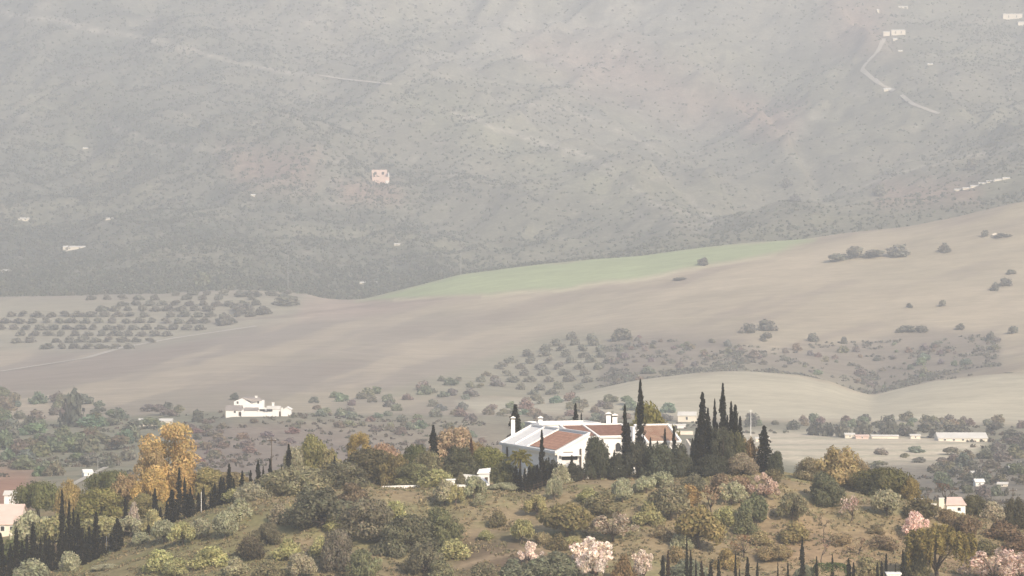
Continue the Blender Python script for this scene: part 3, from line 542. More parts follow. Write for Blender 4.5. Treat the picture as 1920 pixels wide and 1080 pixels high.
T = [
# kind, name, x, base, w, top, colour, Y, label
('umbrella','pine_tree',72,0,98,903,GREEN,680,'big rounded green pine at far left beside the pink roofed house'),
('umbrella','pine_tree',207,0,92,882,GREEN,690,'flat topped green pine left of the golden tree'),
('tall','poplar_tree',314,0,112,793,GOLD,665,'tall golden orange poplar towering over the left trees'),
('tall','poplar_tree',283,0,62,835,(.37,.29,.15),663,'lower brownish gold poplar leaning on the left flank of the tall golden one'),
('dense','golden_bush',345,0,62,876,(.37,.27,.11),640,'rounded yellow gold bush at the right foot of the golden poplar'),
('dense','golden_bush',285,0,70,880,(.37,.27,.11),640,'golden bush at the left foot of the tall golden poplar'),
('dense','tan_tree',238,0,80,890,(.30,.22,.12),645,'tan orange tree between flat pine and golden poplar'),
('dense','yellow_tree',185,0,100,915,(.20,.18,.07),640,'wide yellow green tree below the flat topped pine'),
('dense','yellow_tree',130,0,50,900,(.28,.22,.10),660,'pale yellow tree right of the big rounded pine'),
('dense','yellow_tree',270,0,70,925,(.22,.19,.085),630,'yellow green tree behind the cypresses below the golden poplar'),
('dense','yellow_tree',395,0,85,878,(.24,.20,.09),640,'low yellowish tree right of the golden poplar'),
('dense','yellow_tree',440,0,70,885,(.22,.18,.10),632,'soft tan green tree behind the thin left hillside cypresses'),
('shrub','almond_tree',252,0,30,942,(.42,.35,.30),620,'pale pinkish blossoming bush behind the bottom left cypresses'),
('olive','olive_tree',60,0,80,958,GREY,620,'grey green olive below the big rounded pine'),
('olive','olive_tree',105,0,90,965,OLIVE,614,'olive green tree behind the tallest bottom left cypress'),
('shrub','green_bush',30,0,90,1012,GREEN,612,'dark green bush at the far left edge'),
('olive','olive_tree',190,0,90,968,OLIVE,612,'olive tree filling behind the bottom left cypress row'),
('olive','olive_tree',243,0,60,968,GREY,608,'grey olive right of the bottom left cypress row'),
('shrub','green_bush',60,0,80,1048,GREY,590,'round grey green bush at the bottom left corner'),
('shrub','green_bush',130,0,40,1034,GREY,594,'small pale bush at the foot of the bottom left cypresses'),
('shrub','green_bush',200,0,60,1058,GREY,583,'grey bush low on the grass below the left cypress row'),
('shrub','green_bush',265,0,35,998,GREY,598,'small grey bush at the right end of the left cypress row'),
('shrub','green_bush',285,0,40,955,OLIVE,606,'olive bush between cypresses on the left slope'),
('olive','olive_tree',342,1024,52,978,OLIVE,None,'rounded olive tree standing on the left grass slope'),
('olive','olive_tree',308,1020,46,975,GREY,None,'grey olive on the left slope beside its rounded neighbour'),
('olive','olive_tree',421,1012,46,958,GREY,None,'grey olive with visible trunk on the upper left slope'),
('shrub','green_bush',470,1050,56,1004,(.11,.09,.06),None,'dark brownish bush low on the left slope'),
('shrub','green_bush',395,1062,72,1024,OLIVE,None,'wide olive bush at the lower left slope'),
('shrub','green_bush',330,1078,60,1046,OLIVE,None,'low olive bush at the bottom edge below the left slope'),
('dense','green_bush',483,0,84,905,GREY,604,'grey green thicket left of the great dark oak'),
('shrub','green_bush',445,0,60,915,OLIVE,606,'olive thicket beside the upper left cypresses'),
('shrub','pale_bush',522,984,46,945,PALE,None,'small pale grey bush below the great dark oak'),
('dense','oak_tree',560,0,155,876,DARK,606,'great dark evergreen oak left of centre'),
('dense','oak_tree',640,0,98,866,(.12,.115,.075),608,'dark oak joined to the right of the great one'),
('dense','oak_tree',600,988,130,915,(.13,.13,.085),None,'lower dark oak in front of the great one'),
('dense','oak_tree',694,0,112,841,(.12,.11,.06),628,'dark domed oak with golden rim left of the lawn'),
('dense','brown_tree',740,0,56,852,(.17,.14,.07),622,'brownish green tree right of the domed oak'),
('dense','yellow_tree',587,0,78,816,(.22,.21,.09),640,'tall yellow green tree behind the great dark oak'),
('dense','grey_tree',552,0,46,838,GREY,636,'grey green round tree beside the fat left cypress'),
('tall','yellow_tree',673,0,52,811,(.33,.25,.10),645,'pale golden tree behind the domed oak'),
('dense','yellow_tree',617,0,50,842,(.28,.24,.13),638,'pale tan tree between the two back trees left of centre'),
('dense','orange_bush',720,0,72,832,(.34,.24,.16),650,'soft orange bush behind the domed oak'),
('dense','orange_bush',850,0,92,802,ORANGE,655,'bright orange bush behind the tall cypress left of the house'),
('dense','green_tree',780,0,60,834,(.09,.095,.045),640,'dark green tree left of the tall cypress'),
('dense','green_tree',776,0,72,868,(.17,.165,.09),618,'light green rounded tree at the back of the lawn'),
('dense','green_tree',803,0,60,846,(.18,.17,.10),624,'pale green tree just left of the tall cypress foot'),
('dense','green_tree',860,0,80,838,(.10,.10,.06),632,'dark grey green tree right of the tall cypress'),
('dense','yellow_tree',915,0,76,838,(.20,.19,.07),640,'yellow green tree beside the left wall of the house'),
('dense','green_tree',890,0,50,830,(.20,.15,.07),645,'tan tree between orange bush and the house'),
('shrub','olive_bush',822,0,70,880,OLIVE,611,'spreading olive at the edge of the lawn'),
('olive','olive_tree',833,948,58,900,PALE,None,'pale olive tree with dark trunk on the lawn edge'),
('olive','olive_tree',854,948,36,908,OLIVE,None,'small olive close beside the pale lawn tree'),
('olive','olive_tree',889,938,44,892,GREY,None,'grey olive in front of the white terrace walls'),
('dense','round_bush',944,0,54,866,(.13,.13,.065),607,'round green bush left of the palm'),
('shrub','green_bush',948,0,60,905,GREY,601,'low grey bush below the white terrace wall'),
('shrub','green_bush',865,0,24,886,DARK,609,'small dark bush on the white terrace'),
('dense','green_bush',692,1012,110,935,(.16,.15,.10),None,'wide grey green bush in the middle of the slope'),
('shrub','green_bush',738,992,62,940,OLIVE,None,'olive bush above the middle slope thicket'),
('dense','green_bush',768,1036,100,965,(.13,.13,.08),None,'dark green thicket in the middle of the slope'),
('dense','green_bush',828,1022,72,952,(.13,.135,.07),None,'upright green bush right of the slope thicket'),
('shrub','green_bush',733,1040,60,985,(.16,.15,.10),None,'shadowy bush below the middle thicket'),
('dense','brown_tree',632,1072,62,992,(.16,.14,.11),None,'brownish round headed tree low left of centre'),
('olive','olive_tree',562,1085,56,1036,PALE,None,'pale small olive at the bottom left of centre'),
('olive','olive_tree',685,1098,66,1030,(.18,.18,.10),None,'light green tree at the bottom edge left of centre'),
('shrub','green_bush',600,1046,40,1006,OLIVE,None,'small bush left of the brownish round headed tree'),
('dense','green_bush',795,1075,72,1018,(.15,.14,.09),None,'dark bush above the bottom edge near the path'),
('shrub','green_bush',850,1050,60,1012,OLIVE,None,'olive bush where the path begins'),
('shrub','green_bush',825,1092,60,1050,(.17,.16,.10),None,'light bush under the path at the bottom edge'),
('shrub','green_bush',905,1096,56,1056,(.17,.16,.10),None,'light bush right below the path'),
('shrub','green_bush',660,945,60,905,(.17,.13,.09),None,'brownish bush beside the lawn'),
('shrub','round_bush',934,988,38,955,(.19,.165,.09),None,'round yellowish bush alone on the bare slope'),
('shrub','green_bush',910,1012,34,994,OLIVE,None,'tiny flat bush on the bare slope'),
('shrub','green_bush',898,948,26,925,GREY,None,'small grey bush below the terrace olive'),
('olive','olive_tree',1064,1010,96,944,(.19,.165,.08),None,'wide golden green olive with leaning dark trunk below the house'),
('olive','olive_tree',1006,970,46,928,OLIVE,None,'small olive above the wide golden green one'),
('olive','olive_tree',1040,938,34,892,GREY,None,'grey olive in front of the hedge cypresses'),
('olive','olive_tree',978,1020,46,974,OLIVE,None,'small umbrella shaped olive left of the wide golden green one'),
('shrub','round_bush',1047,1033,42,1000,(.18,.155,.085),None,'ball shaped bush beside the big white almond'),
('shrub','green_bush',1130,962,78,922,(.20,.175,.10),None,'low yellow green bushy tree under the house'),
('olive','olive_tree',1167,942,42,896,GREY,None,'grey olive with thin trunk below the front cypresses'),
('shrub','green_bush',1105,940,50,915,OLIVE,None,'low bush under the porch'),
('shrub','green_bush',1215,985,54,940,OLIVE,None,'olive bush between blossom tree and crooked tree'),
('olive','olive_tree',1258,975,84,908,(.18,.165,.10),None,'broad olive with dark trunk right below the house'),
('shrub','yellow_bush',1290,945,52,908,(.30,.215,.10),None,'golden bush on the crest right of the house'),
('olive','olive_tree',1212,925,46,893,GREY,None,'low grey olive in front of the dark pines'),
('shrub','green_bush',1240,915,50,885,GREY,None,'grey bush at the foot of the dark pines'),
('almond','almond_tree',1150,1016,88,962,(.42,.34,.28),None,'half bare almond with dark branches and pale pink left side'),
('almond','almond_tree',1112,1095,98,1006,(.98,.88,.80),None,'large almond tree in bright white pink bloom'),
('almond','almond_tree',995,1062,46,1015,(.9,.79,.71),None,'small blossoming almond left of the large white pink one'),
('almond','almond_tree',1205,1092,46,1030,(.9,.8,.66),None,'small cream blossoming almond right of the large one'),
('dense','grey_bush',1035,1100,120,1036,(.17,.175,.12),None,'broad grey green olive mass at the bottom edge of the centre'),
('shrub','green_bush',965,1092,66,1048,(.17,.17,.12),None,'pale bush at the bottom edge under the small almond'),
('shrub','yellow_bush',1170,1095,44,1040,(.21,.155,.08),None,'tawny bush between two blossoming almonds'),
('olive','olive_tree',1312,1030,98,948,(.24,.20,.09),None,'large golden topped olive in the right slope centre'),
('shrub','green_bush',1278,1028,40,996,GREY,None,'grey bush left of the golden topped olive'),
('sparse','almond_tree',1334,965,58,902,(.34,.24,.16),None,'crooked half bare almond with curved dark trunk'),
('olive','olive_tree',1372,946,56,903,GREY,None,'grey olive right of the crooked almond'),
('olive','olive_tree',1414,990,66,925,(.14,.15,.085),None,'green olive below the crest cypress'),
('shrub','round_bush',1400,1004,44,964,(.18,.18,.105),None,'round bright green bush in front of the green olive'),
('shrub','green_bush',1360,985,46,950,OLIVE,None,'olive bush between golden topped olive and green olive'),
('dense','pine_tree',1118,0,58,819,(.065,.068,.045),607,'domed dark tree hiding the middle of the house'),
('dense','pine_tree',1197,0,56,828,(.055,.057,.04),606,'dark bushy pine under the tallest cypress'),
('dense','pine_tree',1236,0,66,832,(.075,.08,.055),604,'grey green pine covering the right roof edge'),
('dense','pine_tree',1278,0,60,835,(.06,.062,.042),606,'dark pine between right roof and tall cypress clump'),
('tall','pine_tree',1352,0,44,800,(.075,.075,.05),611,'tall shaggy pine inside the cypress clump'),
('dense','pine_tree',1330,0,60,852,(.055,.055,.038),606,'low dark pine at the foot of the cypress clump'),
('dense','pine_tree',1160,0,50,850,(.055,.055,.038),606,'low dark shrubby pine beside the porch pillars'),
('dense','pine_tree',1076,0,44,868,(.06,.06,.042),606,'low dark bush under the gable of the house'),
('shrub','grey_tree',1052,0,40,872,GREY,603,'grey bush right of the hedge cypresses'),
('dense','tan_tree',1403,0,44,822,(.24,.17,.09),622,'tan leaved tree at the right edge of the cypress clump'),
('dense','tan_tree',1396,0,66,850,(.22,.18,.13),610,'pale tan thicket below the cypress clump'),
('dense','pine_tree',1376,0,50,810,(.10,.095,.05),614,'olive green pine at the right of the clump'),
('dense','green_tree',1455,0,36,846,(.065,.068,.045),616,'dark green bushy tree touching the lone crest cypress'),
('dense','round_tree',1212,0,108,755,(.17,.155,.05),668,'large rounded olive gold tree behind the right wing'),
('dense','green_tree',1148,0,36,776,(.06,.06,.035),668,'small dark tree behind the two chimneys'),
('almond','almond_tree',1432,940,54,886,(.40,.32,.26),None,'faded pink almond below the lone crest cypress'),
('olive','olive_tree',1486,978,58,925,(.18,.165,.10),None,'small flat topped olive with forked trunk on the right slope'),
('dense','tan_tree',1572,0,88,839,(.28,.225,.12),620,'golden brown tree on the right shoulder of the hill'),
('dense','tan_tree',1520,0,60,858,(.25,.21,.14),622,'pale tan tree left of the golden brown one'),
('dense','tan_tree',1608,0,50,862,(.25,.20,.12),624,'brown tree between golden brown tree and dark pine'),
('dense','green_tree',1548,948,68,886,(.11,.11,.07),None,'grey green tree below the golden brown one'),
('umbrella','pine_tree',1655,0,112,876,(.12,.11,.05),612,'wide dark green pine on the right shoulder'),
('dense','pine_tree',1652,0,96,886,(.065,.065,.035),611,'lower dark mass of the right shoulder pine grove'),
('sparse','almond_tree',1597,978,50,926,(.66,.5,.44),None,'mostly bare almond with one pink tuft on the right slope'),
('olive','olive_tree',1664,970,54,918,GREY,None,'silver grey olive below the wide dark pine'),
('dense','yellow_tree',1703,0,48,896,(.24,.18,.07),608,'yellow brown tree right of the wide dark pine'),
('shrub','green_bush',1728,972,76,932,(.13,.11,.06),None,'brown green bush mass left of the cream house'),
('bare','bare_tree',1775,0,56,904,(.22,.12,.09),612,'reddish bare bush above the cream house'),
('almond','almond_tree',1718,1012,52,958,PINK,None,'round pink blossoming almond on the right slope'),
('bare','bare_tree',1545,1014,34,966,(.2,.15,.1),None,'thin bare forked tree on the right slope'),
('bare','bare_tree',1541,1058,46,1010,(.3,.18,.14),None,'bare reddish tree at the bottom right'),
('sparse','almond_tree',1395,1045,60,1000,(.30,.22,.13),None,'thin straggly almond below the golden topped olive'),
('shrub','yellow_bush',1492,1016,64,978,(.24,.20,.095),None,'low yellow bush in the right slope middle'),
('shrub','yellow_bush',1455,1050,70,1022,(.26,.20,.11),None,'straw coloured bush above the bottom cypresses'),
('shrub','yellow_bush',1362,1066,44,1028,(.28,.215,.10),None,'straw yellow bush among the bottom cypresses'),
('shrub','yellow_bush',1268,1055,34,1024,(.27,.21,.11),None,'small straw bush near the bottom left cypresses of the row'),
('dense','grey_bush',1288,1102,86,1050,(.19,.195,.14),None,'pale silver bush at the bottom edge among cypresses'),
('dense','grey_bush',1508,1100,46,1060,(.17,.17,.12),None,'silver green bush under the slender bottom cypress'),
('willow','willow_tree',1762,1105,130,984,(.21,.175,.06),None,'large drooping olive yellow willow at the bottom right'),
('dense','green_tree',1715,1100,60,1015,(.15,.14,.075),None,'grey green tree behind the left side of the willow'),
('almond','almond_tree',1868,1100,120,1028,(.80,.66,.58),None,'large dusty pink almond at the bottom right corner'),
('almond','almond_tree',1912,1095,70,1036,(.78,.64,.56),None,'pink almond cut by the right edge of the view'),
('dense','green_tree',1826,0,52,928,(.11,.10,.055),608,'dark green tree right of the cream house'),
('dense','green_tree',1905,0,46,934,(.10,.09,.055),606,'dark green tree at the right edge of the crest'),
('shrub','pale_bush',1862,0,50,940,PALE,606,'pale bush between two dark trees at the right'),
('shrub','brown_bush',1810,1005,60,966,BROWN,None,'brown dry bush below the cream house'),
('shrub','brown_bush',1878,1012,70,975,BROWN,None,'brown dry bush at the right end of the slope'),
('shrub','brown_bush',1850,1042,52,1012,(.15,.13,.065),None,'olive brown bush above the dusty pink almond'),
('shrub','brown_bush',1905,1035,56,1000,BROWN,None,'russet scrub bush by the right edge'),
('clipped','clipped_hedge',1557,1104,62,1055,(.10,.125,.05),None,'clipped green hedge block at the bottom edge'),
('shrub','yellow_bush',1628,1090,60,1045,(.20,.175,.10),None,'dull yellow bush among the bottom right cypresses'),
('sparse','almond_tree',1610,1040,44,1008,(.3,.22,.14),None,'faint bare branched almond above the bottom right cypresses'),
('shrub','green_bush',1448,905,40,880,(.14,.12,.07),None,'small bush at the foot of the lone crest cypress'),
('shrub','brown_bush',1350,925,56,888,(.23,.18,.12),None,'tan bush in front of the cypress clump'),
('shrub','brown_bush',1300,918,44,888,(.14,.13,.09),None,'grey brown bush below the low dark pines'),
('shrub','yellow_bush',1390,930,46,893,(.24,.18,.12),None,'pale orange bush in front of the tan thicket'),
('dense','pine_tree',1030,0,44,862,(.065,.065,.045),606.5,'dark shrub mass behind the hedge cypresses under the eaves'),
('dense','pine_tree',1000,0,36,872,(.08,.08,.05),606.5,'dark green shrub beside the palm trunk'),
('shrub','green_bush',300,1070,60,1030,OLIVE,None,'olive bush right above the bottom edge on the left slope'),
('olive','olive_tree',375,1010,44,972,GREY,None,'pale olive right of two olives on the left slope'),
('shrub','green_bush',452,975,58,935,GREY,None,'grey bush beside the left thicket on the slope'),
('dense','green_bush',500,1022,52,980,(.15,.14,.09),None,'shaded bush between dark oaks and the open left slope'),
('shrub','green_bush',540,1050,54,1010,OLIVE,None,'olive bush above the pale bottom olive'),
('shrub','pale_bush',438,1078,56,1044,PALE,None,'pale bush at the bottom edge of the left slope'),
('shrub','green_bush',505,1088,60,1050,(.18,.16,.10),None,'brown green bush at the bottom edge under the dark one'),
('shrub','green_bush',630,1000,50,968,OLIVE,None,'olive bush under the lower dark oak'),
('shrub','yellow_bush',1240,1010,40,984,(.24,.20,.12),None,'small straw bush left of the golden topped olive trunk'),
('shrub','yellow_bush',1580,1022,46,1000,(.25,.20,.12),None,'low straw bush on the bare right slope'),
('shrub','brown_bush',1655,1030,52,1004,(.22,.175,.11),None,'low brown bush left of the drooping willow'),
('shrub','brown_bush',1640,1000,34,984,(.20,.16,.10),None,'flat brown shrub under the silver grey olive'),
('shrub','yellow_bush',1425,1020,50,996,(.27,.22,.12),None,'wide straw bush below the green olive'),
('shrub','green_bush',1070,1028,36,1006,OLIVE,None,'small bush under the leaning olive trunk'),
('shrub','yellow_bush',1015,1020,34,998,(.25,.22,.13),None,'small straw bush above the left blossoming almond'),
('shrub','brown_bush',1775,980,44,955,(.2,.15,.09),None,'brown bush just below the cream house wall'),
]
for kind, name, x, base, w, top, col, Y, label in T:
    cat = {'pine_tree': 'pine tree', 'poplar_tree': 'tree', 'cypress_tree': 'cypress', 'olive_tree': 'olive tree', 'almond_tree': 'almond tree', 'willow_tree': 'willow', 'oak_tree': 'oak', 'clipped_hedge': 'hedge'}.get(name, 'bush' if 'bush' in name else 'tree')
    plant(kind, name, label, cat, x, base, w, top, col, Y, 'trees and bushes on the near hill')

# --- palm beside the left wing
def palm():
    X, Y, z = at(975, 603.5); z0 = z; H = CZ-(858-HR)*Y/F-z0
    r = empty('palm_tree', (X, Y, z0), 'yellow green palm in front of the left wing arched window', 'palm')
    MB().tube([(0, 0, -.2), (.05, 0, H*.5), (0, 0, H)], [.32, .24, .2], 8).build('trunk', M['bark'], r)
    rng = np.random.RandomState(3); ch = []
    for k in range(60):
        az = k*2.399; el = rng.uniform(-.25, 1.25); L = rng.uniform(2.0, 2.7)
        d = np.array((math.cos(az)*math.cos(el), math.sin(az)*math.cos(el), math.sin(el)))
        s = np.linspace(.12, 1, 12); pts = np.array((0, 0, H))+d[None]*s[:, None]*L; pts[:, 2] -= s**2*L*.42
        ch.append(leaves(rng, pts, np.full((12, 3), .1), 9, .17, (1, 1, 1), .5, 0, 3.0))
    p = obj('frond', leafmesh('palm_fronds', ch), r); p.color = (.24, .22, .07, 1); p['kind'] = 'stuff'
palm()

# --- low dry tufts on the near hill, uncountable
def tufts():
    rng = np.random.RandomState(9); n = 22000
    px = rng.uniform(-40, 1960, n); Yv = rng.uniform(520, 640, n); X = (px-CX)/F*Yv
    keep = fbm(X/5, Yv/7, 57, 3) > .40; px, Yv, X = px[keep], Yv[keep], X[keep]; ok = ~((np.abs(X-13) < 22) & (Yv > 606)); X, Yv = X[ok], Yv[ok]
    z = gz(X, Yv); cen = np.c_[X, Yv, z+.12]; s = rng.uniform(.35, .85, len(X))**2.2; cen = cen.copy()
    rad = np.c_[s*1.2, s, s*.5]
    V, Fq, c = leaves(rng, cen, rad, 7, .3, W1, .7, 1.0)
    pal = np.array([(.31, .25, .145), (.25, .235, .13), (.38, .31, .19), (.21, .19, .12)])[rng.randint(0, 4, len(X))]
    c = c*np.repeat(pal, 28, 0)
    o = obj('ground_cover', leafmesh('ground_cover', [(V, Fq, c)])); tag(o, 'low dry grass tufts and weeds on the near hillside', 'grass', None, 'stuff')
tufts()

# --- hazy trees of the valley and fields
def farplant(x, base, w, h, col, label, name, cat, group, y0):
    plant('far', name, label, cat, x, base, w*1.1, base-h, col, None, group, y0)
ISO = [(1319,497,20,15,'round dark bush at the right end of the green field'), (1571,491,34,16,'pointed left bush of the hedge clump on the tan field'), (1604,485,36,24,'tall middle bush of the hedge clump on the tan field'), (1640,482,44,14,'low bush bridging the hedge clump on the tan field'),
 (1684,480,40,22,'round right bush of the hedge clump on the tan field'), (1771,473,22,17,'round lone bush on the upper right field'), (1848,444,14,13,'small dark bush beside the pale rocks at the upper right'), (1878,444,30,7,'flat bush beside the pale rocks at the upper right'), (1895,514,18,9,'little bush at the right edge of the upper field'), (1866,545,16,16,'round bush at the right edge of the tan field'),
 (1885,535,26,14,'wider bush at the right edge of the tan field'), (1768,575,14,13,'tiny lone bush in the middle of the right field'), (1705,577,12,9,'faint tiny bush in the right field'), (1165,638,36,23,'large round tree at the top of the middle orchard'), (1404,624,30,18,'left half of the double tree above the gully'), (1436,619,36,20,'right half of the double tree above the gully'),
 (1438,640,22,18,'small tree under the double tree above the gully'), (1524,640,20,16,'round bush above the middle of the gully'), (1583,645,12,14,'narrow bush at the gully rim'), (1700,622,34,12,'left of two bushes on the gully rim'), (1727,622,30,12,'right of two bushes on the gully rim'), (1801,618,16,12,'bush alone above the right end of the gully'),
 (1858,638,18,16,'bush at the right tip of the gully'), (1901,626,20,15,'bush by the right edge of the view above the gully'), (1893,718,22,20,'bush on the lower right field beside the tan hill'), (1277,525,26,5,'thin line of low scrub on the field below the green strip')]
for x, b, w, hh_, lab in ISO: farplant(x, b, w, hh_, HAZEG, lab, 'field_bush', 'bush', None, 1780 if b > 600 else 1900)
# left olive grove, planted in rows
rr = random.Random(8)
rows = [(548, 330, 560), (556, 170, 555), (567, 230, 500), (577, 190, 510), (588, 20, 480), (600, 10, 450), (612, 0, 400), (624, 40, 330), (636, 30, 300), (648, 90, 250)]
for ri, (r, xa, xb) in enumerate(rows):
    x = xa; k = 0
    while x < xb:
        w = rr.uniform(17, 24); 
        if rr.random() > .08:
            farplant(x+rr.uniform(-1.5, 1.5), r+6+rr.uniform(-.8, .8), w*rr.uniform(.8, 1.1), rr.uniform(9, 12), HAZEG, f'round olive tree, {ordn(k)} from the left in the {ordn(ri)} row of the left grove', 'grove_olive', 'olive tree', 'olive trees in the left grove', 1900); k += 1
        x += 25 if ri > 1 else 30
for x, b, w, hh_, lab in ((455,588,38,20,'largest round tree in the right half of the left grove'), (421,609,30,22,'dark round tree at the lower edge of the left grove'), (540,572,52,18,'long dense hedge tree at the right tip of the left grove'), (495,590,30,14,'faint tree near the right tip of the left grove'), (465,556,48,10,'long low tree on the upper edge of the left grove'), (380,540,34,32,'pale yellow green round tree above the left grove')):
    farplant(x, b, w, hh_, HAZEG if 'pale' not in lab else (.25,.26,.17), lab, 'grove_tree', 'tree', None, 1900)
# middle orchard
rows = [(634, 1075, 1130), (645, 1040, 1150), (655, 1020, 1165), (666, 990, 1175), (678, 960, 1150), (690, 940, 1130), (702, 950, 1110), (714, 960, 1120), (728, 975, 1090), (738, 1000, 1070)]
for ri, (r, xa, xb) in enumerate(rows):
    x = xa; k = 0
    while x < xb:
        farplant(x+rr.uniform(-3, 3), r+rr.uniform(-1.5, 1.5)+3, rr.uniform(17, 24), rr.uniform(11, 15), tuple(c*1.2 for c in HAZEG), f'round orchard tree, {ordn(k)} from the left in the {ordn(ri)} row of the middle orchard', 'orchard_tree', 'tree', 'trees of the middle orchard', 1800); k += 1; x += rr.uniform(33, 39)
# loosely scattered trees by area
def area(n, poly, wr, hr, col, label, name, cat, group, y0, seed, dist=9):
    q = random.Random(seed); P = np.array(poly); got = []; tries = 0
    while len(got) < n and tries < 6000:
        tries += 1
        x = q.uniform(P[:, 0].min(), P[:, 0].max()); r = q.uniform(P[:, 1].min(), P[:, 1].max())
        if inpoly(np.array([x]), np.array([r]), poly, .1)[0] < .5 or any(abs(x-a)*.5+abs(r-b) < dist for a, b in got): continue
        got.append((x, r))
    for k, (x, r) in enumerate(sorted(got)):
        w = q.uniform(*wr); farplant(x, r, w, w*q.uniform(*hr)*1.08, tuple(c*2.1*q.uniform(.85, 1.2) for c in col), f'{label}, {ordn(k)} from the left', name, cat, group, y0)
area(46, [(100,900), (0,880), (0,800), (60,790), (330,775), (330,800), (250,830), (250,880)], (22, 46), (.5, .8), (.095,.10,.07), 'hazy grey green tree in the wooded valley at the left', 'valley_tree', 'tree', 'wooded valley trees at the left', 720, 1, 10)
area(20, [(330,815), (380,792), (420,788), (420,850), (380,880)], (12, 24), (.45, .7), (.12,.10,.08), 'hazy bush on the slope below the white farm', 'slope_bush', 'bush', 'bushes left of the white farm slope', 900, 2, 6)
area(30, [(330,900), (360,830), (430,792), (640,795), (900,810), (930,850), (760,835), (600,820)], (14, 26), (.4, .6), (.13,.105,.085), 'low purplish bush on the open slope beneath the white farm', 'slope_bush', 'bush', 'bushes on the purple slope', 900, 12, 8)
area(62, [(560,775), (600,745), (760,728), (900,700), (960,690), (940,745), (880,755), (890,790), (930,830), (900,845), (760,812), (640,800)], (15, 27), (.5, .65), (.13,.125,.095), 'hazy rounded tree in the scrub behind the hilltop oaks', 'scrub_tree', 'tree', 'scattered trees between farm and white house', 1200, 3, 9)
area(40, [(900,765), (1140,745), (1260,768), (1260,790), (1160,790), (940,812)], (17, 28), (.5, .7), (.13,.125,.095), 'hazy round tree beyond the roofs of the white house', 'scrub_tree', 'tree', 'trees beyond the white house roofs', 1100, 4, 9)
area(26, [(0,745), (340,770), (340,782), (60,795), (0,800)], (16, 34), (.5, .75), (.10,.10,.075), 'hazy tree along the valley edge at the far left', 'valley_tree', 'tree', 'valley edge trees at the far left', 1200, 5, 8)
area(22, [(1230,735), (1250,700), (1400,690), (1560,712), (1640,738), (1700,720), (1860,680), (1880,640), (1780,628), (1600,660), (1480,655), (1370,640), (1180,640), (1130,700)], (12, 24), (.5, .8), (.13,.12,.10), 'hazy bush in the scrubby gully behind the tan hill', 'gully_bush', 'bush', 'bushes in the gully behind the tan hill', 1810, 6, 9)
area(90, [(1130,738), (1250,695), (1400,688), (1560,708), (1640,742), (1700,715), (1870,690), (1885,635), (1800,632), (1640,650), (1480,662), (1370,645), (1200,628), (1140,680)], (7, 14), (.5, .8), (.135,.12,.10), 'small hazy scrub bush scattered in the gully', 'gully_bush', 'bush', 'small bushes in the gully', 1810, 7, 5)
area(34, [(1740,880), (1800,862), (1860,832), (1925,830), (1925,930), (1850,935), (1760,915)], (18, 34), (.5, .8), (.095,.09,.07), 'hazy tree on the wooded rise at the right edge', 'valley_tree', 'tree', 'wooded rise trees at the right edge', 720, 8, 9)
area(30, [(1400,800), (1400,790), (1920,790), (1925,812), (1700,806)], (14, 28), (.5, .8), (.12,.11,.085), 'hazy low bush at the foot of the tan hill', 'valley_bush', 'bush', 'bushes at the foot of the tan hill', 900, 9, 7)
area(8, [(1560,872), (1700,842), (1800,845), (1800,862), (1640,880)], (16, 34), (.35, .5), (.13,.12,.09), 'thin bush on the pale river flats', 'valley_bush', 'bush', 'bushes on the pale flats', 900, 10, 14)
VT = [(1408,800,20,22,'bush beside the thin white pole'), (1487,806,22,18,'small tree left on the edge of the pale flats'), (1530,816,34,26,'left rounded tree of the row edging the pale flats'), (1553,818,22,26,'narrow tree in the row edging the pale flats'), (1580,820,26,32,'upright tree in the row edging the pale flats'), (1618,818,34,30,'wide tree in the row edging the pale flats'), (1664,814,36,36,'tallest rounded tree above the pale flats'), (1698,818,34,22,'low wide tree right of the tallest one above the flats'),
 (1742,822,44,34,'broad tree left of the pale shed'), (1775,816,30,20,'tree behind the left end of the pale shed'), (1800,818,44,22,'tree behind the pale shed'), (1868,812,34,22,'dark tree right behind the pale shed'), (1900,826,40,22,'low trees right of the pale shed'), (1888,930,8,16,'small dark conifer on the wooded rise')]
for x, b, w, hh_, lab in VT: farplant(x, b, w, hh_, (.17,.165,.135), lab, 'valley_tree', 'tree', None, 900)
for x, b, w, hh_, lab in ((137,800,44,70,'tall faint grey tree standing over the left valley'), (92,838,36,26,'dense round tree beside the pale field strip at the left'), (370,790,24,22,'tree to the left of the white farm'), (440,750,16,14,'tree behind the white farm roof'), (313,768,22,14,'round tree over the long farm shed'), (1320,330,10,5,'scrub')):
    if lab != 'scrub': farplant(x, b, w, hh_, (.17,.17,.14), lab, 'valley_tree', 'tree', None, 900)
for x, r, w, lab in ((1650,366,24,'round tree on the small spur below the long greenhouse'), (1823,318,26,'round tree above the long greenhouse'), (1475,350,20,'round tree near the stream bed of the far mountain'), (1490,378,18,'round tree just above the stream bed of the far mountain')):
    farplant(x, r, w, w*.85, HAZEG, lab, 'mountain_tree', 'tree', None, 2900)

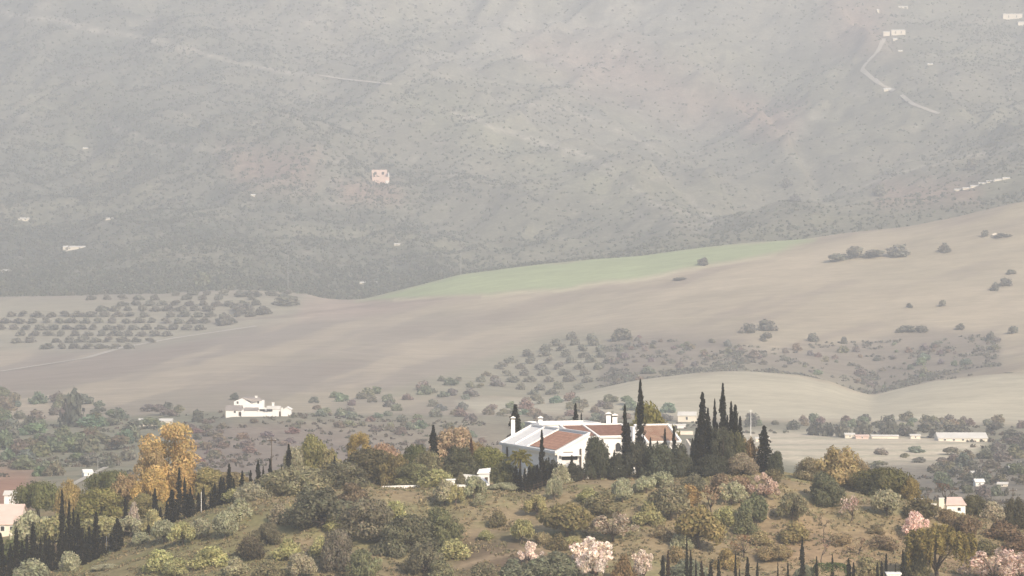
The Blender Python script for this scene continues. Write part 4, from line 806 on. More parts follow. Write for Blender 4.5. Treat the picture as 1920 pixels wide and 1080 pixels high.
# --- scrub and olive trees that cover the far mountain: thousands, one mass
def scrub():
    rng = np.random.RandomState(12); n = 95000
    px = rng.uniform(-250, 2170, n); Yv = rng.uniform(2660, 5250, n)**1.0; X = (px-CX)/F*Yv
    z = gz(X, Yv); row = HR+(CZ-z)*F/Yv
    d = fbm(X/120, Yv/160, 71, 3)
    left = 1-sstep(500, 1150, px+(row-250)*-.3); low = sstep(120, 420, row)
    pk = .16+.9*left*(.45+.55*low)+.35*sstep(1650, 1900, px)*(row < 330)+.25*sstep(.5, .65, d)
    cl = fbm(X/55, Yv/90, 75, 3); k = (rng.uniform(0, 1, n) < pk*(.45+.55*sstep(.36, .6, cl))) & (row > -60); X, Yv, z, left = X[k], Yv[k], z[k], left[k]; n = len(X)
    s = rng.uniform(.7, 1.7, n)**1.7*(.8+.75*left); m = 10
    V, Fq, c = leaves(rng, np.c_[X, Yv, z+s*.5], np.c_[s*1.15, s, s*.8], m, 1.7, W1, .5)
    pal = np.array([(.13, .14, .10), (.145, .15, .11), (.16, .155, .115), (.115, .125, .09)])[rng.randint(0, 4, n)]
    tag(obj('hillside_scrub', leafmesh('hillside_scrub', [(V, Fq, c*np.repeat(pal, 4*m, 0))])), 'grey green scrub and olive trees covering the far mountainside', 'scrub', None, 'stuff')
    n = 5000; px = rng.uniform(0, 1920, n); Yv = rng.uniform(900, 1560, n); X = (px-CX)/F*Yv
    k = (fbm(X/30, Yv/40, 73, 3) > .5) & ~((px > 1340) & (px < 1800) & (Yv < 1460) & (Yv > 1150)); X, Yv = X[k], Yv[k]; n = len(X); s = rng.uniform(.5, 1.3, n)
    V, Fq, c = leaves(rng, np.c_[X, Yv, gz(X, Yv)+s*.4], np.c_[s*1.3, s, s*.6], 8, 1.0, W1, .5)
    pal = np.array([(.13, .115, .085), (.12, .12, .08), (.15, .12, .095)])[rng.randint(0, 3, n)]
    V2 = []
    q = 9000; px = rng.uniform(1100, 1900, q); Yv = rng.uniform(1815, 2150, q); X = (px-CX)/F*Yv; rw = HR+(CZ-gz(X, Yv))*F/Yv
    kk = inpoly(px, rw, [(1120,740), (1130,650), (1230,628), (1380,642), (1450,660), (1600,640), (1720,616), (1865,632), (1875,690), (1700,730), (1640,760), (1560,730), (1300,710)], 6)*sstep(.42, .66, fbm(X/16, Yv/30, 77, 3))*.55 > rng.uniform(0, 1, q)
    X, Yv = X[kk], Yv[kk]; s2 = rng.uniform(.5, 1.6, len(X)); V3, F3, c3 = leaves(rng, np.c_[X, Yv, gz(X, Yv)+s2*.4], np.c_[s2*1.4, s2, s2*.7], 9, 1.3, W1, .5)
    tag(obj('gully_scrub', leafmesh('gully_scrub', [(V3, F3, c3*np.repeat(np.array([(.19, .175, .15), (.21, .205, .16), (.17, .165, .14)])[rng.randint(0, 3, len(X))], 36, 0))])), 'low grey green scrub filling the gully behind the tan hill', 'scrub', None, 'stuff')
    tag(obj('valley_scrub', leafmesh('valley_scrub', [(V, Fq, c*np.repeat(pal, 32, 0))])), 'low weeds and scrub over the valley slopes', 'scrub', None, 'stuff')
scrub()

# ------------------------------------------------------------------ main house on the hill
def frame(P, a, z=0.0):
    """local frame: s along the long axis a, t to the right and back, h up"""
    a = Vector(a).normalized(); b = Vector((-a.y, a.x)) if Vector((-a.y, a.x)).x > 0 else Vector((a.y, -a.x))
    return lambda s, t_, h_: (P[0]+a.x*s+b.x*t_, P[1]+a.y*s+b.y*t_, z+h_)
GZ = -3.9
hx, hy = 13.0, 632.0
house = empty('white_house', (hx, hy, GZ), 'large whitewashed country house with red tiled roofs on the hilltop', 'house')
def hb(m, name, mat, parent=house, label=None, loc=None):
    off = Vector((hx, hy, GZ)) if loc is None else Vector(loc)
    m.V = [tuple(Vector(v)-off) for v in m.V]
    o = m.build(name, M[mat], parent)
    if label: o['label'] = label
    return o
def slab(f, q, th, m=None):
    """q: 4 corners (s,t,h) of a sloped plate, thickness th downwards"""
    m = m or MB(); m.prism([f(*c) for c in q], (0, 0, -th)); return m
def tiles(f, q, name, mat, parent, step=0.34, off=0.05, courses=True, loc=None):
    """rows of half round tiles running down a sloped four cornered roof: q = top left, top right, bottom right, bottom left"""
    tl, tr, br_, bl = [Vector(f(*c)) for c in q]; nrm = (tr-tl).cross(bl-tl).normalized(); nrm = nrm if nrm.z > 0 else -nrm
    n = max(4, int((tr-tl).length/step)); L = ((bl-tl).length+(br_-tr).length)/2; mcount = max(2, int(L/0.9)); m = MB()
    for i in range(n):
        u0, u1 = i/n, (i+1)/n
        for j in range(mcount):
            v0, v1 = j/mcount, min(1, (j+1.08)/mcount)
            def pt(u, v_): return tl.lerp(tr, u).lerp(bl.lerp(br_, u), v_)
            lift0, lift1 = off*.4, off
            a0, a1, c0, c1 = pt(u0, v0), pt(u1, v0), pt(u0, v1), pt(u1, v1); mid0 = (a0+a1)/2+nrm*(0.09+lift0); mid1 = (c0+c1)/2+nrm*(0.09+lift1+.02)
            m.add([a0+nrm*lift0, mid0, a1+nrm*lift0, c0+nrm*lift1, mid1, c1+nrm*lift1], [(0, 1, 4, 3), (1, 2, 5, 4), (3, 4, 5)])
    o = hb(m, name, mat, parent, None, loc); o['kind'] = 'stuff'; return o
def coping(f, p, q, w=0.38, h_=0.3, m=None):
    m = m or MB(); P, Q = Vector(f(*p)), Vector(f(*q)); d = (Q-P); n = Vector((-d.y, d.x, 0)).normalized()*w/2
    m.add([P-n, P+n, Q+n, Q-n, P-n+Vector((0, 0, h_)), P+n+Vector((0, 0, h_)), Q+n+Vector((0, 0, h_)), Q-n+Vector((0, 0, h_))], [(3, 2, 1, 0), (4, 5, 6, 7), (0, 1, 5, 4), (1, 2, 6, 5), (2, 3, 7, 6), (3, 0, 4, 7)]); return m
AX = (.336, -.942)
# left wing: long eave wall, single pitch roof, sloping gable towards the viewer
fa = frame((-2.0, 645.0), AX); L = 31.9; EV, RG = 2.35, 5.7
wall = MB()
wall.prism([fa(L, 0, GZ-.6), fa(L, 6.5, GZ-.6), fa(L, 6.5, RG-.25), fa(L, 0, EV-.25)], tuple(Vector(fa(0, 0, 0))-Vector(fa(L, 0, 0))))
hb(wall, 'wall', 'plaster', label='left wing wall with long sloping gable')
hb(slab(fa, [(-.3, -.45, EV-.2), (L+.3, -.45, EV-.2), (L+.3, 6.6, RG+.02), (-.3, 6.6, RG+.02)], .22), 'roof', 'plaster', label='whitewashed left wing roof slope')
ra = lambda t_: EV-.2+(t_+.45)*(RG+.22-EV)/7.05+.04
rt = tiles(fa, [(16.2, 5.95, ra(5.95)), (30.2, 5.95, ra(5.95)), (30.2, .3, ra(.3)), (15.6, .3, ra(.3))], 'tile_panel', 'tile', house)
m = MB()
for p, q in (((-.3, -.35, EV-.2), (L+.2, -.35, EV-.2)), ((-.3, 6.5, RG), (L+.2, 6.5, RG)), ((L+.1, -.3, EV-.15), (L+.1, 6.5, RG)), ((-.15, -.3, EV-.15), (-.15, 6.5, RG)), ((15.2, -.2, EV), (15.9, 6.3, RG-.05)), ((7.2, .2, EV), (7.6, 6.3, RG-.05))): coping(fa, p, q, .42, .34, m)
hb(m, 'coping', 'plaster')
m = MB().prism([fa(12, -.62, EV-.62), fa(L+.3, -.62, EV-.62), fa(L+.3, -.1, EV-.62), fa(12, -.1, EV-.62)], (0, 0, .3)); hb(m, 'cornice', 'cream')
def arched(f, s0, t0, w, z0, z1, axis, name='window', mat='dark', dep=.12, fr=True, loc=None, parent=house):
    """arched opening lying in a wall; axis 's' or 't' tells which way it is wide; a frame stands proud and the pane sits inside"""
    pts = [(-w/2, z0), (w/2, z0)]+[(w/2*math.cos(a), z1-w/2+w/2*math.sin(a)) for a in [k*math.pi/8 for k in range(0, 9)]]
    g = (lambda u, z, o_: f(s0+u, t0-o_, z)) if axis == 's' else (lambda u, z, o_: f(s0+o_, t0+u, z))
    big = [(u*1.0+(.14 if u > 0 else -.14), z+(.14 if z > z0 else 0)) for u, z in pts]
    m = MB(); n = len(pts); V = [g(u, z, .02) for u, z in big]+[g(u, z, .16) for u, z in big]+[g(u, z, .16) for u, z in pts]+[g(u, z, .03) for u, z in pts]
    Fs = []
    for k in range(n):
        q = (k+1) % n
        for r in range(3): Fs.append((r*n+k, r*n+q, (r+1)*n+q, (r+1)*n+k))
    m.add(V, Fs); o = hb(m, name, 'plaster', parent, None, loc)
    p = MB().add([g(u, z, .04) for u, z in pts], [tuple(range(n))]); off = Vector(loc) if loc is not None else Vector((hx, hy, GZ))
    p.V = [tuple(Vector(v)-off) for v in p.V]; p.build('pane', M[mat], o); return o
arched(fa, 3.4, 0, 1.7, -.5, 1.75, 's'); arched(fa, 22.5, 0, 1.2, -.8, 1.1, 's'); arched(fa, 27.5, 0, 1.1, -.6, 1.2, 's')
# opening band and slit in the gable wall
m = MB(); m.prism([fa(L+.06, .9, .75), fa(L+.06, 4.1, .75), fa(L+.06, 4.1, 1.45), fa(L+.06, .9, 1.45)], tuple(Vector(fa(.05, 0, 0))-Vector(fa(0, 0, 0)))); hb(m, 'porch_opening', 'dark')
m = MB(); m.prism([fa(L+.04, 1.2, 2.1), fa(L+.04, 3.2, 2.1), fa(L+.04, 3.2, 2.32), fa(L+.04, 1.2, 2.32)], tuple(Vector(fa(.05, 0, 0))-Vector(fa(0, 0, 0)))); hb(m, 'vent_slit', 'grey')
m = MB(); m.prism([fa(L, .4, 1.5), fa(L, 4.5, 1.5), fa(L, 4.5, 1.68), fa(L, .4, 1.68)], tuple(Vector(fa(.9, 0, 0))-Vector(fa(0, 0, 0)))); hb(m, 'canopy', 'plaster')
m = MB(); m.prism([fa(L+.25, 4.55, GZ), fa(L+.25, 4.8, GZ), fa(L+.25, 4.8, 2.9), fa(L+.25, 4.55, 2.9)], tuple(Vector(fa(.2, 0, 0))-Vector(fa(0, 0, 0)))); hb(m, 'post', 'wood')
# rear block with flat parapet roof
fd = frame((2.7, 652.5), AX)
m = MB().prism([fd(0, 0, GZ), fd(9, 0, GZ), fd(9, 12.8, GZ), fd(0, 12.8, GZ)], (0, 0, 5.95-GZ)); hb(m, 'rear_wall', 'plaster')
m = MB()
for p, q in (((0, 0, 5.95), (9, 0, 5.95)), ((0, 0, 5.95), (0, 12.8, 5.95)), ((0, 12.8, 5.95), (9, 12.8, 5.95)), ((9, 0, 5.95), (9, 12.8, 5.95))): coping(fd, p, q, .4, .3, m)
hb(m, 'parapet', 'plaster')
# middle wing
fb = frame((9.5, 634.0), AX); RB, EB = 6.35, 4.55; D = 8.7
m = MB().prism([fb(D, 0, GZ-.4), fb(D, 12.9, GZ-.4), fb(D, 12.9, EB-.3), fb(D, 0, EB-.3)], tuple(Vector(fb(D-.5, 0, 0))-Vector(fb(D, 0, 0)))); 
m.prism([fb(D-.6, 12.9, GZ-.4), fb(0, 12.9, GZ-.4), fb(0, 12.9, RB-.25), fb(D-.6, 12.9, EB-.2)], tuple(Vector(fb(0, 12.4, 0))-Vector(fb(0, 12.9, 0))))
m.prism([fb(0, 0, GZ-.4), fb(0, 12.3, GZ-.4), fb(0, 12.3, RB-.25), fb(0, 0, RB-.25)], tuple(Vector(fb(.4, 0, 0))-Vector(fb(0, 0, 0))))
hb(m, 'middle_wall', 'plaster', label='front wall of the middle wing')
hb(slab(fb, [(-.2, -.2, RB), (-.2, 13.1, RB), (D+.35, 13.1, EB-.1), (D+.35, -.2, EB-.1)], .2), 'middle_roof', 'plaster')
tiles(fb, [(.25, .1, RB-.02), (.25, 4.5, RB-.02), (D-.1, 4.5, EB), (D-.1, .1, EB)], 'tile_panel', 'tile', house)
tiles(fb, [(.25, 4.95, RB-.02), (.25, 12.6, RB-.02), (D-.1, 12.6, EB), (D-.1, 4.95, EB)], 'tile_panel', 'tile', house)
m = MB()
for p, q in (((-.1, -.2, RB), (-.1, 13.0, RB)), ((0, 4.72, RB), (D+.3, 4.72, EB-.05)), ((0, 12.9, RB), (D+.3, 12.9, EB-.05)), ((D+.25, -.2, EB-.1), (D+.25, 13.0, EB-.1)), ((0, -.1, RB), (D+.3, -.1, EB-.05))): coping(fb, p, q, .4, .3, m)
hb(m, 'coping', 'plaster')
fbw = frame(fb(D, 0, 0)[:2], AX)
arched(fbw, 0, 8.9, 1.15, 1.6, 3.3, 't'); arched(fbw, 0, 5.5, 1.2, 1.2, 3.2, 't')
# arcade porch with balcony before the middle wing
fp = frame((16.6, 622.2), AX); PB = -3.55
m = MB()
for t_ in (1.0, 2.35, 3.6, 4.9): m.prism([fp(0, t_-.24, PB-.6), fp(0, t_+.24, PB-.6), fp(0, t_+.24, .2), fp(0, t_-.24, .2)], tuple(Vector(fp(-.45, 0, 0))-Vector(fp(0, 0, 0))))
cols = []
m1 = MB()
for q, t_ in enumerate((1.0, 2.35, 3.6, 4.9)):
    mm_ = MB().prism([fp(0, t_-.24, PB-.6), fp(0, t_+.24, PB-.6), fp(0, t_+.24, -.35), fp(0, t_-.24, -.35)], tuple(Vector(fp(-.45, 0, 0))-Vector(fp(0, 0, 0)))); hb(mm_, 'column', 'plaster')
m = MB()
for t0, t1 in ((1.0, 2.35), (2.35, 3.6), (3.6, 4.9)):
    for k in range(8):
        a0, a1 = math.pi*k/8, math.pi*(k+1)/8; c = (t0+t1)/2; r = (t1-t0)/2-.22
        m.prism([fp(.02, c-r*math.cos(a0), -.4+r*math.sin(a0)*.9), fp(.02, c-r*math.cos(a1), -.4+r*math.sin(a1)*.9), fp(.02, c-r*math.cos(a1), .45), fp(.02, c-r*math.cos(a0), .45)], tuple(Vector(fp(-.5, 0, 0))-Vector(fp(0, 0, 0))))
m.prism([fp(.1, .4, .45), fp(.1, 5.4, .45), fp(.1, 5.4, .85), fp(.1, .4, .85)], tuple(Vector(fp(-3.2, 0, 0))-Vector(fp(0, 0, 0)))); hb(m, 'arcade', 'plaster')
m = MB().prism([fp(.05, .5, 1.6), fp(.05, 5.3, 1.6), fp(.05, 5.3, 1.72), fp(.05, .5, 1.72)], tuple(Vector(fp(-.1, 0, 0))-Vector(fp(0, 0, 0))))
for k in range(14): t_ = .55+k*.36; m.prism([fp(.04, t_, .84), fp(.04, t_+.07, .84), fp(.04, t_+.07, 1.62), fp(.04, t_, 1.62)], tuple(Vector(fp(-.07, 0, 0))-Vector(fp(0, 0, 0))))
hb(m, 'balustrade', 'plaster')
m = MB().prism([fp(-2.6, .5, PB), fp(-2.6, 5.3, PB), fp(-2.6, 5.3, .4), fp(-2.6, .5, .4)], tuple(Vector(fp(-2.7, 0, 0))-Vector(fp(-2.6, 0, 0)))); hb(m, 'porch_recess', 'dark')
# right wing
fc = frame((24.07, 628.2), AX); RC, EC = 6.65, 3.75; DC = 6.2; LC = 7.0
m = MB().prism([fc(DC, 0, GZ-.4), fc(DC, LC, GZ-.4), fc(DC, LC, EC-.3), fc(DC, 0, EC-.3)], tuple(Vector(fc(DC-.5, 0, 0))-Vector(fc(DC, 0, 0))))
for t_ in (0, LC-.4): m.prism([fc(DC-.55, t_, GZ-.4), fc(0, t_, GZ-.4), fc(0, t_, RC-.25), fc(DC-.55, t_, EC-.1)], tuple(Vector(fc(0, .4, 0))-Vector(fc(0, 0, 0))))
hb(m, 'right_wall', 'plaster')
hb(slab(fc, [(-.2, -.1, RC), (-.2, LC+.2, RC), (DC+.3, LC+.2, EC-.1), (DC+.3, -.1, EC-.1)], .2), 'right_roof', 'plaster')
tiles(fc, [(.3, .45, RC-.05), (.3, LC-.3, RC-.05), (DC-.1, LC-.3, EC+.12), (DC-.1, .45, EC+.12)], 'tile_panel', 'tile2', house)
m = MB()
for p, q in (((-.1, -.1, RC), (-.1, LC+.1, RC)), ((0, LC+.05, RC), (DC+.4, LC+.05, EC-.05)), ((0, .1, RC), (DC+.3, .1, EC-.05)), ((DC+.25, 0, EC-.1), (DC+.25, LC+.1, EC-.1))): coping(fc, p, q, .42, .32, m)
hb(m, 'coping', 'plaster')
fe = frame((22.75, 628.0), AX)
m = MB().prism([fe(0, 0, GZ), fe(2.6, 0, GZ), fe(2.6, 1.5, GZ), fe(0, 1.5, GZ)], (0, 0, 6.55-GZ)); hb(m, 'link_wall', 'plaster')
# garden wall stepping down on the right
m = MB(); q0 = at(1286, 624.5); q1 = at(1298, 618)
m.prism([(q0[0], q0[1], GZ), (q1[0], q1[1], GZ), (q1[0], q1[1], 2.7), (q0[0], q0[1], 4.3)], (.35, .25, 0)); hb(m, 'stepped_wall', 'cream')
# chimneys
def chimney(px, Y, ztop, w, zb, cap=True):
    X = (px-CX)/F*Y; m = MB().box(X-w/2, X+w/2, Y-w/2, Y+w/2, zb, ztop-.55)
    o = hb(m, 'chimney', 'plaster')
    m = MB()
    for sx in (-1, 1):
        for sy in (-1, 1): m.box(X+sx*w*.4-.07, X+sx*w*.4+.07, Y+sy*w*.4-.07, Y+sy*w*.4+.07, ztop-.56, ztop-.28)
    m.box(X-w*.3, X+w*.3, Y-w*.3, Y+w*.3, ztop-.55, ztop-.3); hb(m, 'flue', 'dark', o, None)
    m = MB().box(X-w*.62, X+w*.62, Y-w*.62, Y+w*.62, ztop-.28, ztop-.12); m.prism([(X-w*.62, Y-w*.62, ztop-.12), (X+w*.62, Y-w*.62, ztop-.12), (X, Y-w*.62, ztop+.14)], (0, w*1.24, 0)); hb(m, 'chimney_cap', 'plaster', o, None)
chimney(962, 646.5, 7.5, .8, 2.0); chimney(1013.5, 652.6, 7.2, .85, 5.5); chimney(1141, 639.4, 8.7, .95, 5.7); chimney(1153, 640.2, 8.35, 1.0, 5.7)

# --- white garden structures left of the house
def wallrun(label, pts, Y0, w=.3, mat='plaster', name='garden_wall', cap=True):
    X, Y, z = at(pts[0][0], pts[0][2]); r = empty(name, (X, Y, z), label, 'wall'); m = MB(); c = MB()
    for k in range(len(pts)-1):
        (x0, t0, Ya), (x1, t1, Yb) = pts[k], pts[k+1]; A0, A1 = at(x0, Ya), at(x1, Yb); za, zb = zrow(t0, Ya), zrow(t1, Yb)
        d = Vector((A1[0]-A0[0], A1[1]-A0[1], 0)).normalized(); n = Vector((-d.y, d.x, 0))*w
        for mmb, lo0, lo1, h0, h1, g in ((m, A0[2]-.4, A1[2]-.4, za, zb, 0), (c, za+.002, zb+.002, za+.09, zb+.09, .05)):
            a, b = Vector((A0[0], A0[1], 0))-n*g/w, Vector((A1[0], A1[1], 0))-n*g/w; nn = n+n*2*g/w
            V = [a+Vector((0, 0, lo0)), b+Vector((0, 0, lo1)), b+nn+Vector((0, 0, lo1)), a+nn+Vector((0, 0, lo0)), a+Vector((0, 0, h0)), b+Vector((0, 0, h1)), b+nn+Vector((0, 0, h1)), a+nn+Vector((0, 0, h0))]
            mmb.add([v-Vector((X, Y, z)) for v in V], [(3, 2, 1, 0), (4, 5, 6, 7), (0, 1, 5, 4), (1, 2, 6, 5), (2, 3, 7, 6), (3, 0, 4, 7)])
    m.build('wall_body', M[mat], r); c.build('coping', M[mat], r); return r
wallrun('long low white wall along the back of the lawn', [(716, 913, 611), (760, 911, 611), (800, 911, 612), (846, 914, 610)], 0)
wallrun('white terrace wall with corner in front of the garden', [(856, 910, 606), (882, 910, 606), (905, 913, 605), (938, 912, 605)], 0)
wallrun('slanting white stair wall climbing to the white house', [(918, 909, 606), (909, 899, 609), (900, 893, 612), (863, 889, 613)], 0, .5)
X, Y, z = at(845, 609); r = empty('garden_shed', (X, Y, z), 'tiny white block at the lawn end beside the terrace', 'shed'); MB().box(-.8, .8, -.8, .8, -.4, 1.5).build('wall', M['plaster'], r); MB().box(-.95, .95, -.95, .95, 1.503, 1.66).build('roof', M['plaster'], r)
X, Y, z = at(907, 616); r = empty('pool_house', (X, Y, z), 'low white outbuilding with sloping roof left of the palm', 'outbuilding'); zt = zrow(876, Y)-z
MB().box(-1.0, 1.1, -1.0, 1.0, -.5, zt-1.0).build('wall', M['plaster'], r); MB().add([(-1.3, -1.2, zt-1.1), (1.3, -1.2, zt-1.05), (1.3, 1.2, zt-.2), (-.9, 1.2, zt-.45), (-1.3, -1.2, zt-1.25), (1.3, -1.2, zt-1.2), (1.3, 1.2, zt-.35), (-.9, 1.2, zt-.6)], [(0, 1, 2, 3), (7, 6, 5, 4), (0, 4, 5, 1), (1, 5, 6, 2), (2, 6, 7, 3), (3, 7, 4, 0)]).build('roof', M['plaster'], r); MB().box(.2, .8, -1.04, -1.01, -.3, 1.3).build('door', M['wood'], r)
for px, tp, Y, lab in ((985, 880, 604, 'white gate pillar between palm and hedge cypresses, left'), (1013, 880, 607, 'white gate pillar glimpsed through the hedge cypresses'), (981, 893, 604, 'white post low between the hedge cypresses')):
    X, _, z = at(px, Y); h_ = zrow(tp, Y)-z; r = empty('gate_pillar', (X, Y, z), lab, 'pillar'); MB().box(-.22, .22, -.22, .22, -.3, h_).build('shaft', M['plaster'], r); MB().box(-.28, .28, -.28, .28, h_+.002, h_+.12).build('cap', M['plaster'], r)
# low dark railing along the drop below the house
X0, Y0_, z0 = at(978, 600); r = empty('iron_fence', (X0, Y0_, z0), 'dark iron fence along the edge below the white house', 'fence'); prev = None
n = 26
for k in range(n+1):
    px = 978+(1180-978)*k/n; Yk = 600+9*k/n if px < 1060 else 603.6+3*(px-1060)/120; X, _, z = at(px, Yk); p = Vector((X, Yk, z))-Vector((X0, Y0_, z0))
    MB().box(p.x-.05, p.x+.05, p.y-.05, p.y+.05, p.z-.2, p.z+1.3).build('post', M['wood'], r)
    if prev is not None:
        for hh_ in (.25, .75, 1.2): MB().tube([prev+Vector((0, 0, hh_)), p+Vector((0, 0, hh_))], [.035, .035], 4).build('rail', M['wood'], r)
    prev = p

# ------------------------------------------------------------------ helpers for other houses: local metres, x right, y back, z up
def loc_house(name, px, Y, label, cat, scale_row=None, zoff=0.0):
    X, _, z = at(px, Y); return empty(name, (X, Y, z+zoff), label, cat), Y/F
def gable(r, x0, x1, y0, y1, h_, rise, roofmat, wallmat='plaster', axis='x', base=-1.5, ov=.3, nm='roof'):
    m = MB(); rf = MB()
    if axis == 'x':   # ridge along x
        ym = (y0+y1)/2; m.prism([(x0, y0, base), (x0, y1, base), (x0, y1, h_), (x0, ym, h_+rise), (x0, y0, h_)], (x1-x0, 0, 0))
        for ya, yb in ((y0-ov, ym), (y1+ov, ym)):
            s = (h_-rise*ov/((y1-y0)/2)); rf.prism([(x0-ov, ya, s+.02), (x1+ov, ya, s+.02), (x1+ov, yb, h_+rise+.02), (x0-ov, yb, h_+rise+.02)], (0, 0, .22))
    else:
        xm = (x0+x1)/2; m.prism([(x0, y0, base), (x1, y0, base), (x1, y0, h_), (xm, y0, h_+rise), (x0, y0, h_)], (0, y1-y0, 0))
        for xa, xb in ((x0-ov, xm), (x1+ov, xm)):
            s = (h_-rise*ov/((x1-x0)/2)); rf.prism([(xa, y0-ov, s+.02), (xb, y0-ov, h_+rise+.02), (xb, y1+ov, h_+rise+.02), (xa, y1+ov, s+.02)], (0, 0, .22))
    m.build('wall', M[wallmat], r); rf.build(nm, M[roofmat], r)
def boxp(r, name, x0, x1, y0, y1, z0, z1, mat): return MB().box(x0, x1, y0, y1, z0, z1).build(name, M[mat], r)
def opening(r, x, y, w, z0, z1, name='window', mat='dark'):
    f_ = MB(); 
    for a in ((x-w/2-.12, x-w/2, z0-.1, z1+.1), (x+w/2, x+w/2+.12, z0-.1, z1+.1)): f_.box(a[0], a[1], y-.1, y+.02, a[2], a[3])
    f_.box(x-w/2, x+w/2, y-.1, y+.02, z1, z1+.1); o = f_.build(name, M['plaster'], r); MB().box(x-w/2, x+w/2, y-.04, y-.01, z0, z1).build('pane', M[mat], o)

# white farmstead in the middle distance (x: photo pixels/4.14 from 484)
r, k = loc_house('white_farm', 484, 1448, 'white farmstead with walled courtyard and grey roofs on the slope at left', 'farmhouse')
def lx(px): return (px-484)*1448/F
def lz(row): return zrow(row, 1448)-r.location.z
b0 = lz(783)
gable(r, lx(423), lx(452), 0, 9, lz(769.5), 1.9, 'grey', axis='x', base=b0-1); 
m = MB(); m.prism([(lx(434), 9.5, b0-1), (lx(467), 9.5, b0-1), (lx(467), 9.5, lz(758)), (lx(451), 9.5, lz(748.5)), (lx(435), 9.5, lz(755))], (0, 8, 0)); m.box(lx(467)+.01, lx(491), 10.5, 17, b0-1, lz(753)); m.build('wall', M['plaster'], r)
MB().prism([(lx(451), 9.3, lz(748.3)), (lx(470), 9.3, lz(756)), (lx(488), 10.2, lz(753)), (lx(484), 13, lz(749))], (0, 0, .2)).prism([(lx(451), 9.3, lz(748.1)), (lx(484), 13, lz(748.8)), (lx(478), 17.5, lz(748)), (lx(451), 17.6, lz(748))], (0, 0, .2)).build('roof', M['grey'], r)
boxp(r, 'courtyard_wall', lx(453), lx(523), -1.5, -1.1, b0-1, lz(773), 'plaster'); boxp(r, 'courtyard_wall', lx(527), lx(534), -1.2, -.8, b0-1, lz(770), 'plaster')
MB().prism([(lx(452), -1.0, lz(770.5)), (lx(468), 9.3, lz(763)), (lx(468), 9.3, b0-1), (lx(452), -1.0, b0-1)], (.4, 0, 0)).build('courtyard_wall', M['plaster'], r)
MB().box(lx(470), lx(528), 8.2, 8.6, b0-1, lz(766)).build('courtyard_wall', M['plaster'], r)
gable(r, lx(458), lx(482), 1, 7, lz(770), 1.0, 'grey', axis='x', base=b0-1); gable(r, lx(500), lx(524), 2, 8, lz(767.5), 1.1, 'pale', axis='x', base=b0-1)
gable(r, lx(531), lx(545.5), -1, 6.5, lz(768), 1.0, 'plaster', axis='y', base=b0-1)
boxp(r, 'gate', lx(523.3), lx(526.7), -1.35, -1.2, b0-1, lz(771), 'wood')
for px, rt_, rb in ((442, 754.5, 759), (480.5, 754, 759)): opening(r, lx(px), 9.5 if px < 467 else 10.5, .8, lz(rb), lz(rt_))
opening(r, lx(440), 0, .9, lz(774.5), lz(770.6)); opening(r, lx(449.5), 0, 1.1, lz(780), lz(772), 'door', 'wood')
for px in (491, 505): boxp(r, 'shed_opening', lx(px-5), lx(px+5), 1.5, 1.9, lz(771.5), lz(767.5), 'dark')
for px, tp in ((476, 744.5), (508, 757)): 
    c_ = boxp(r, 'chimney', lx(px)-.5, lx(px)+.5, 12, 13, lz(766), lz(tp+1.2), 'plaster'); boxp(c_, 'chimney_cap', lx(px)-.65, lx(px)+.65, 11.85, 13.15, lz(tp+1.2)+.02, lz(tp), 'plaster')

def small(name, px, Y, w, h_, d, label, cat, roof='tile', wall_='plaster', rise=1.2, rot=0, axis='x', wins=2, zoff=0):
    r, k = loc_house(name, px, Y, label, cat, zoff=zoff); r.rotation_euler = (0, 0, math.radians(rot)); W_ = w*k; H_ = h_*k
    gable(r, -W_/2, W_/2, 0, d, H_-rise, rise, roof, wall_, axis, base=-3)
    for q in range(wins): opening(r, -W_/2+W_*(q+.7)/(wins+.4), 0, min(1.0, W_*.12), (H_-rise)*.35, (H_-rise)*.8)
    return r
small('farm_house', 1288, 1560, 34, 18, 8, 'white farmhouse half hidden behind the golden tree and cypress clump', 'house', 'pale', 'cream', rise=1.6, wins=1, rot=-8)
r_, k = loc_house('white_shed', 1268, 1500, 'low white flat shed in front of the half hidden farmhouse', 'shed'); boxp(r_, 'wall', -4, 4.5, 0, 4, -2, 1.6, 'plaster'); boxp(r_, 'roof', -4.3, 4.8, -.3, 4.3, 1.603, 1.85, 'plaster'); boxp(r_, 'door', -.5, .5, -.05, -.005, -1, 1.2, 'dark')
r_, k = loc_house('farm_wall', 1275, 1440, 'pale low wall beside the clump right of the white house', 'wall'); boxp(r_, 'wall_body', -5, 6, 0, .4, -1, 1.5, 'cream'); boxp(r_, 'coping', -5.1, 6.1, -.08, .48, 1.503, 1.65, 'cream')
def pole(px, Y, top, label, name='utility_pole', mat='metal', arms=True, base=None):
    X, _, z = at(px, Y); r = empty(name, (X, Y, z), label, 'pole'); H_ = zrow(top, Y)-z; w = .0004*Y/6+(.07 if arms else .03)
    MB().tube([(0, 0, -.5), (0, 0, H_)], [w, w*.7], 8).build('mast', M[mat], r)
    if arms: 
        MB().box(-.9, .9, -.06, .06, H_-.7, H_-.56).build('cross_arm', M['wood' if mat == 'bark' else mat], r)
        for sx in (-.8, 0, .8): MB().tube([(sx, 0, H_-.56), (sx, 0, H_-.34)], [.05, .04], 6).build('insulator', M['pale'], r)
pole(509, 640, 820, 'thin wooden utility pole between the left hillside trees', mat='bark')
pole(1408, 1420, 768, 'thin white pole standing at the edge of the pale flats', 'white_pole', 'plaster')
pole(204, 603, 1000, 'pale post among the bottom left cypresses', 'pale_post', 'cream', False); pole(377, 609, 922, 'bright white post in the upper left cypress row', 'white_post', 'plaster', False); pole(199, 604, 1006, 'white post left of the pale one in the bottom row', 'white_post', 'plaster', False)
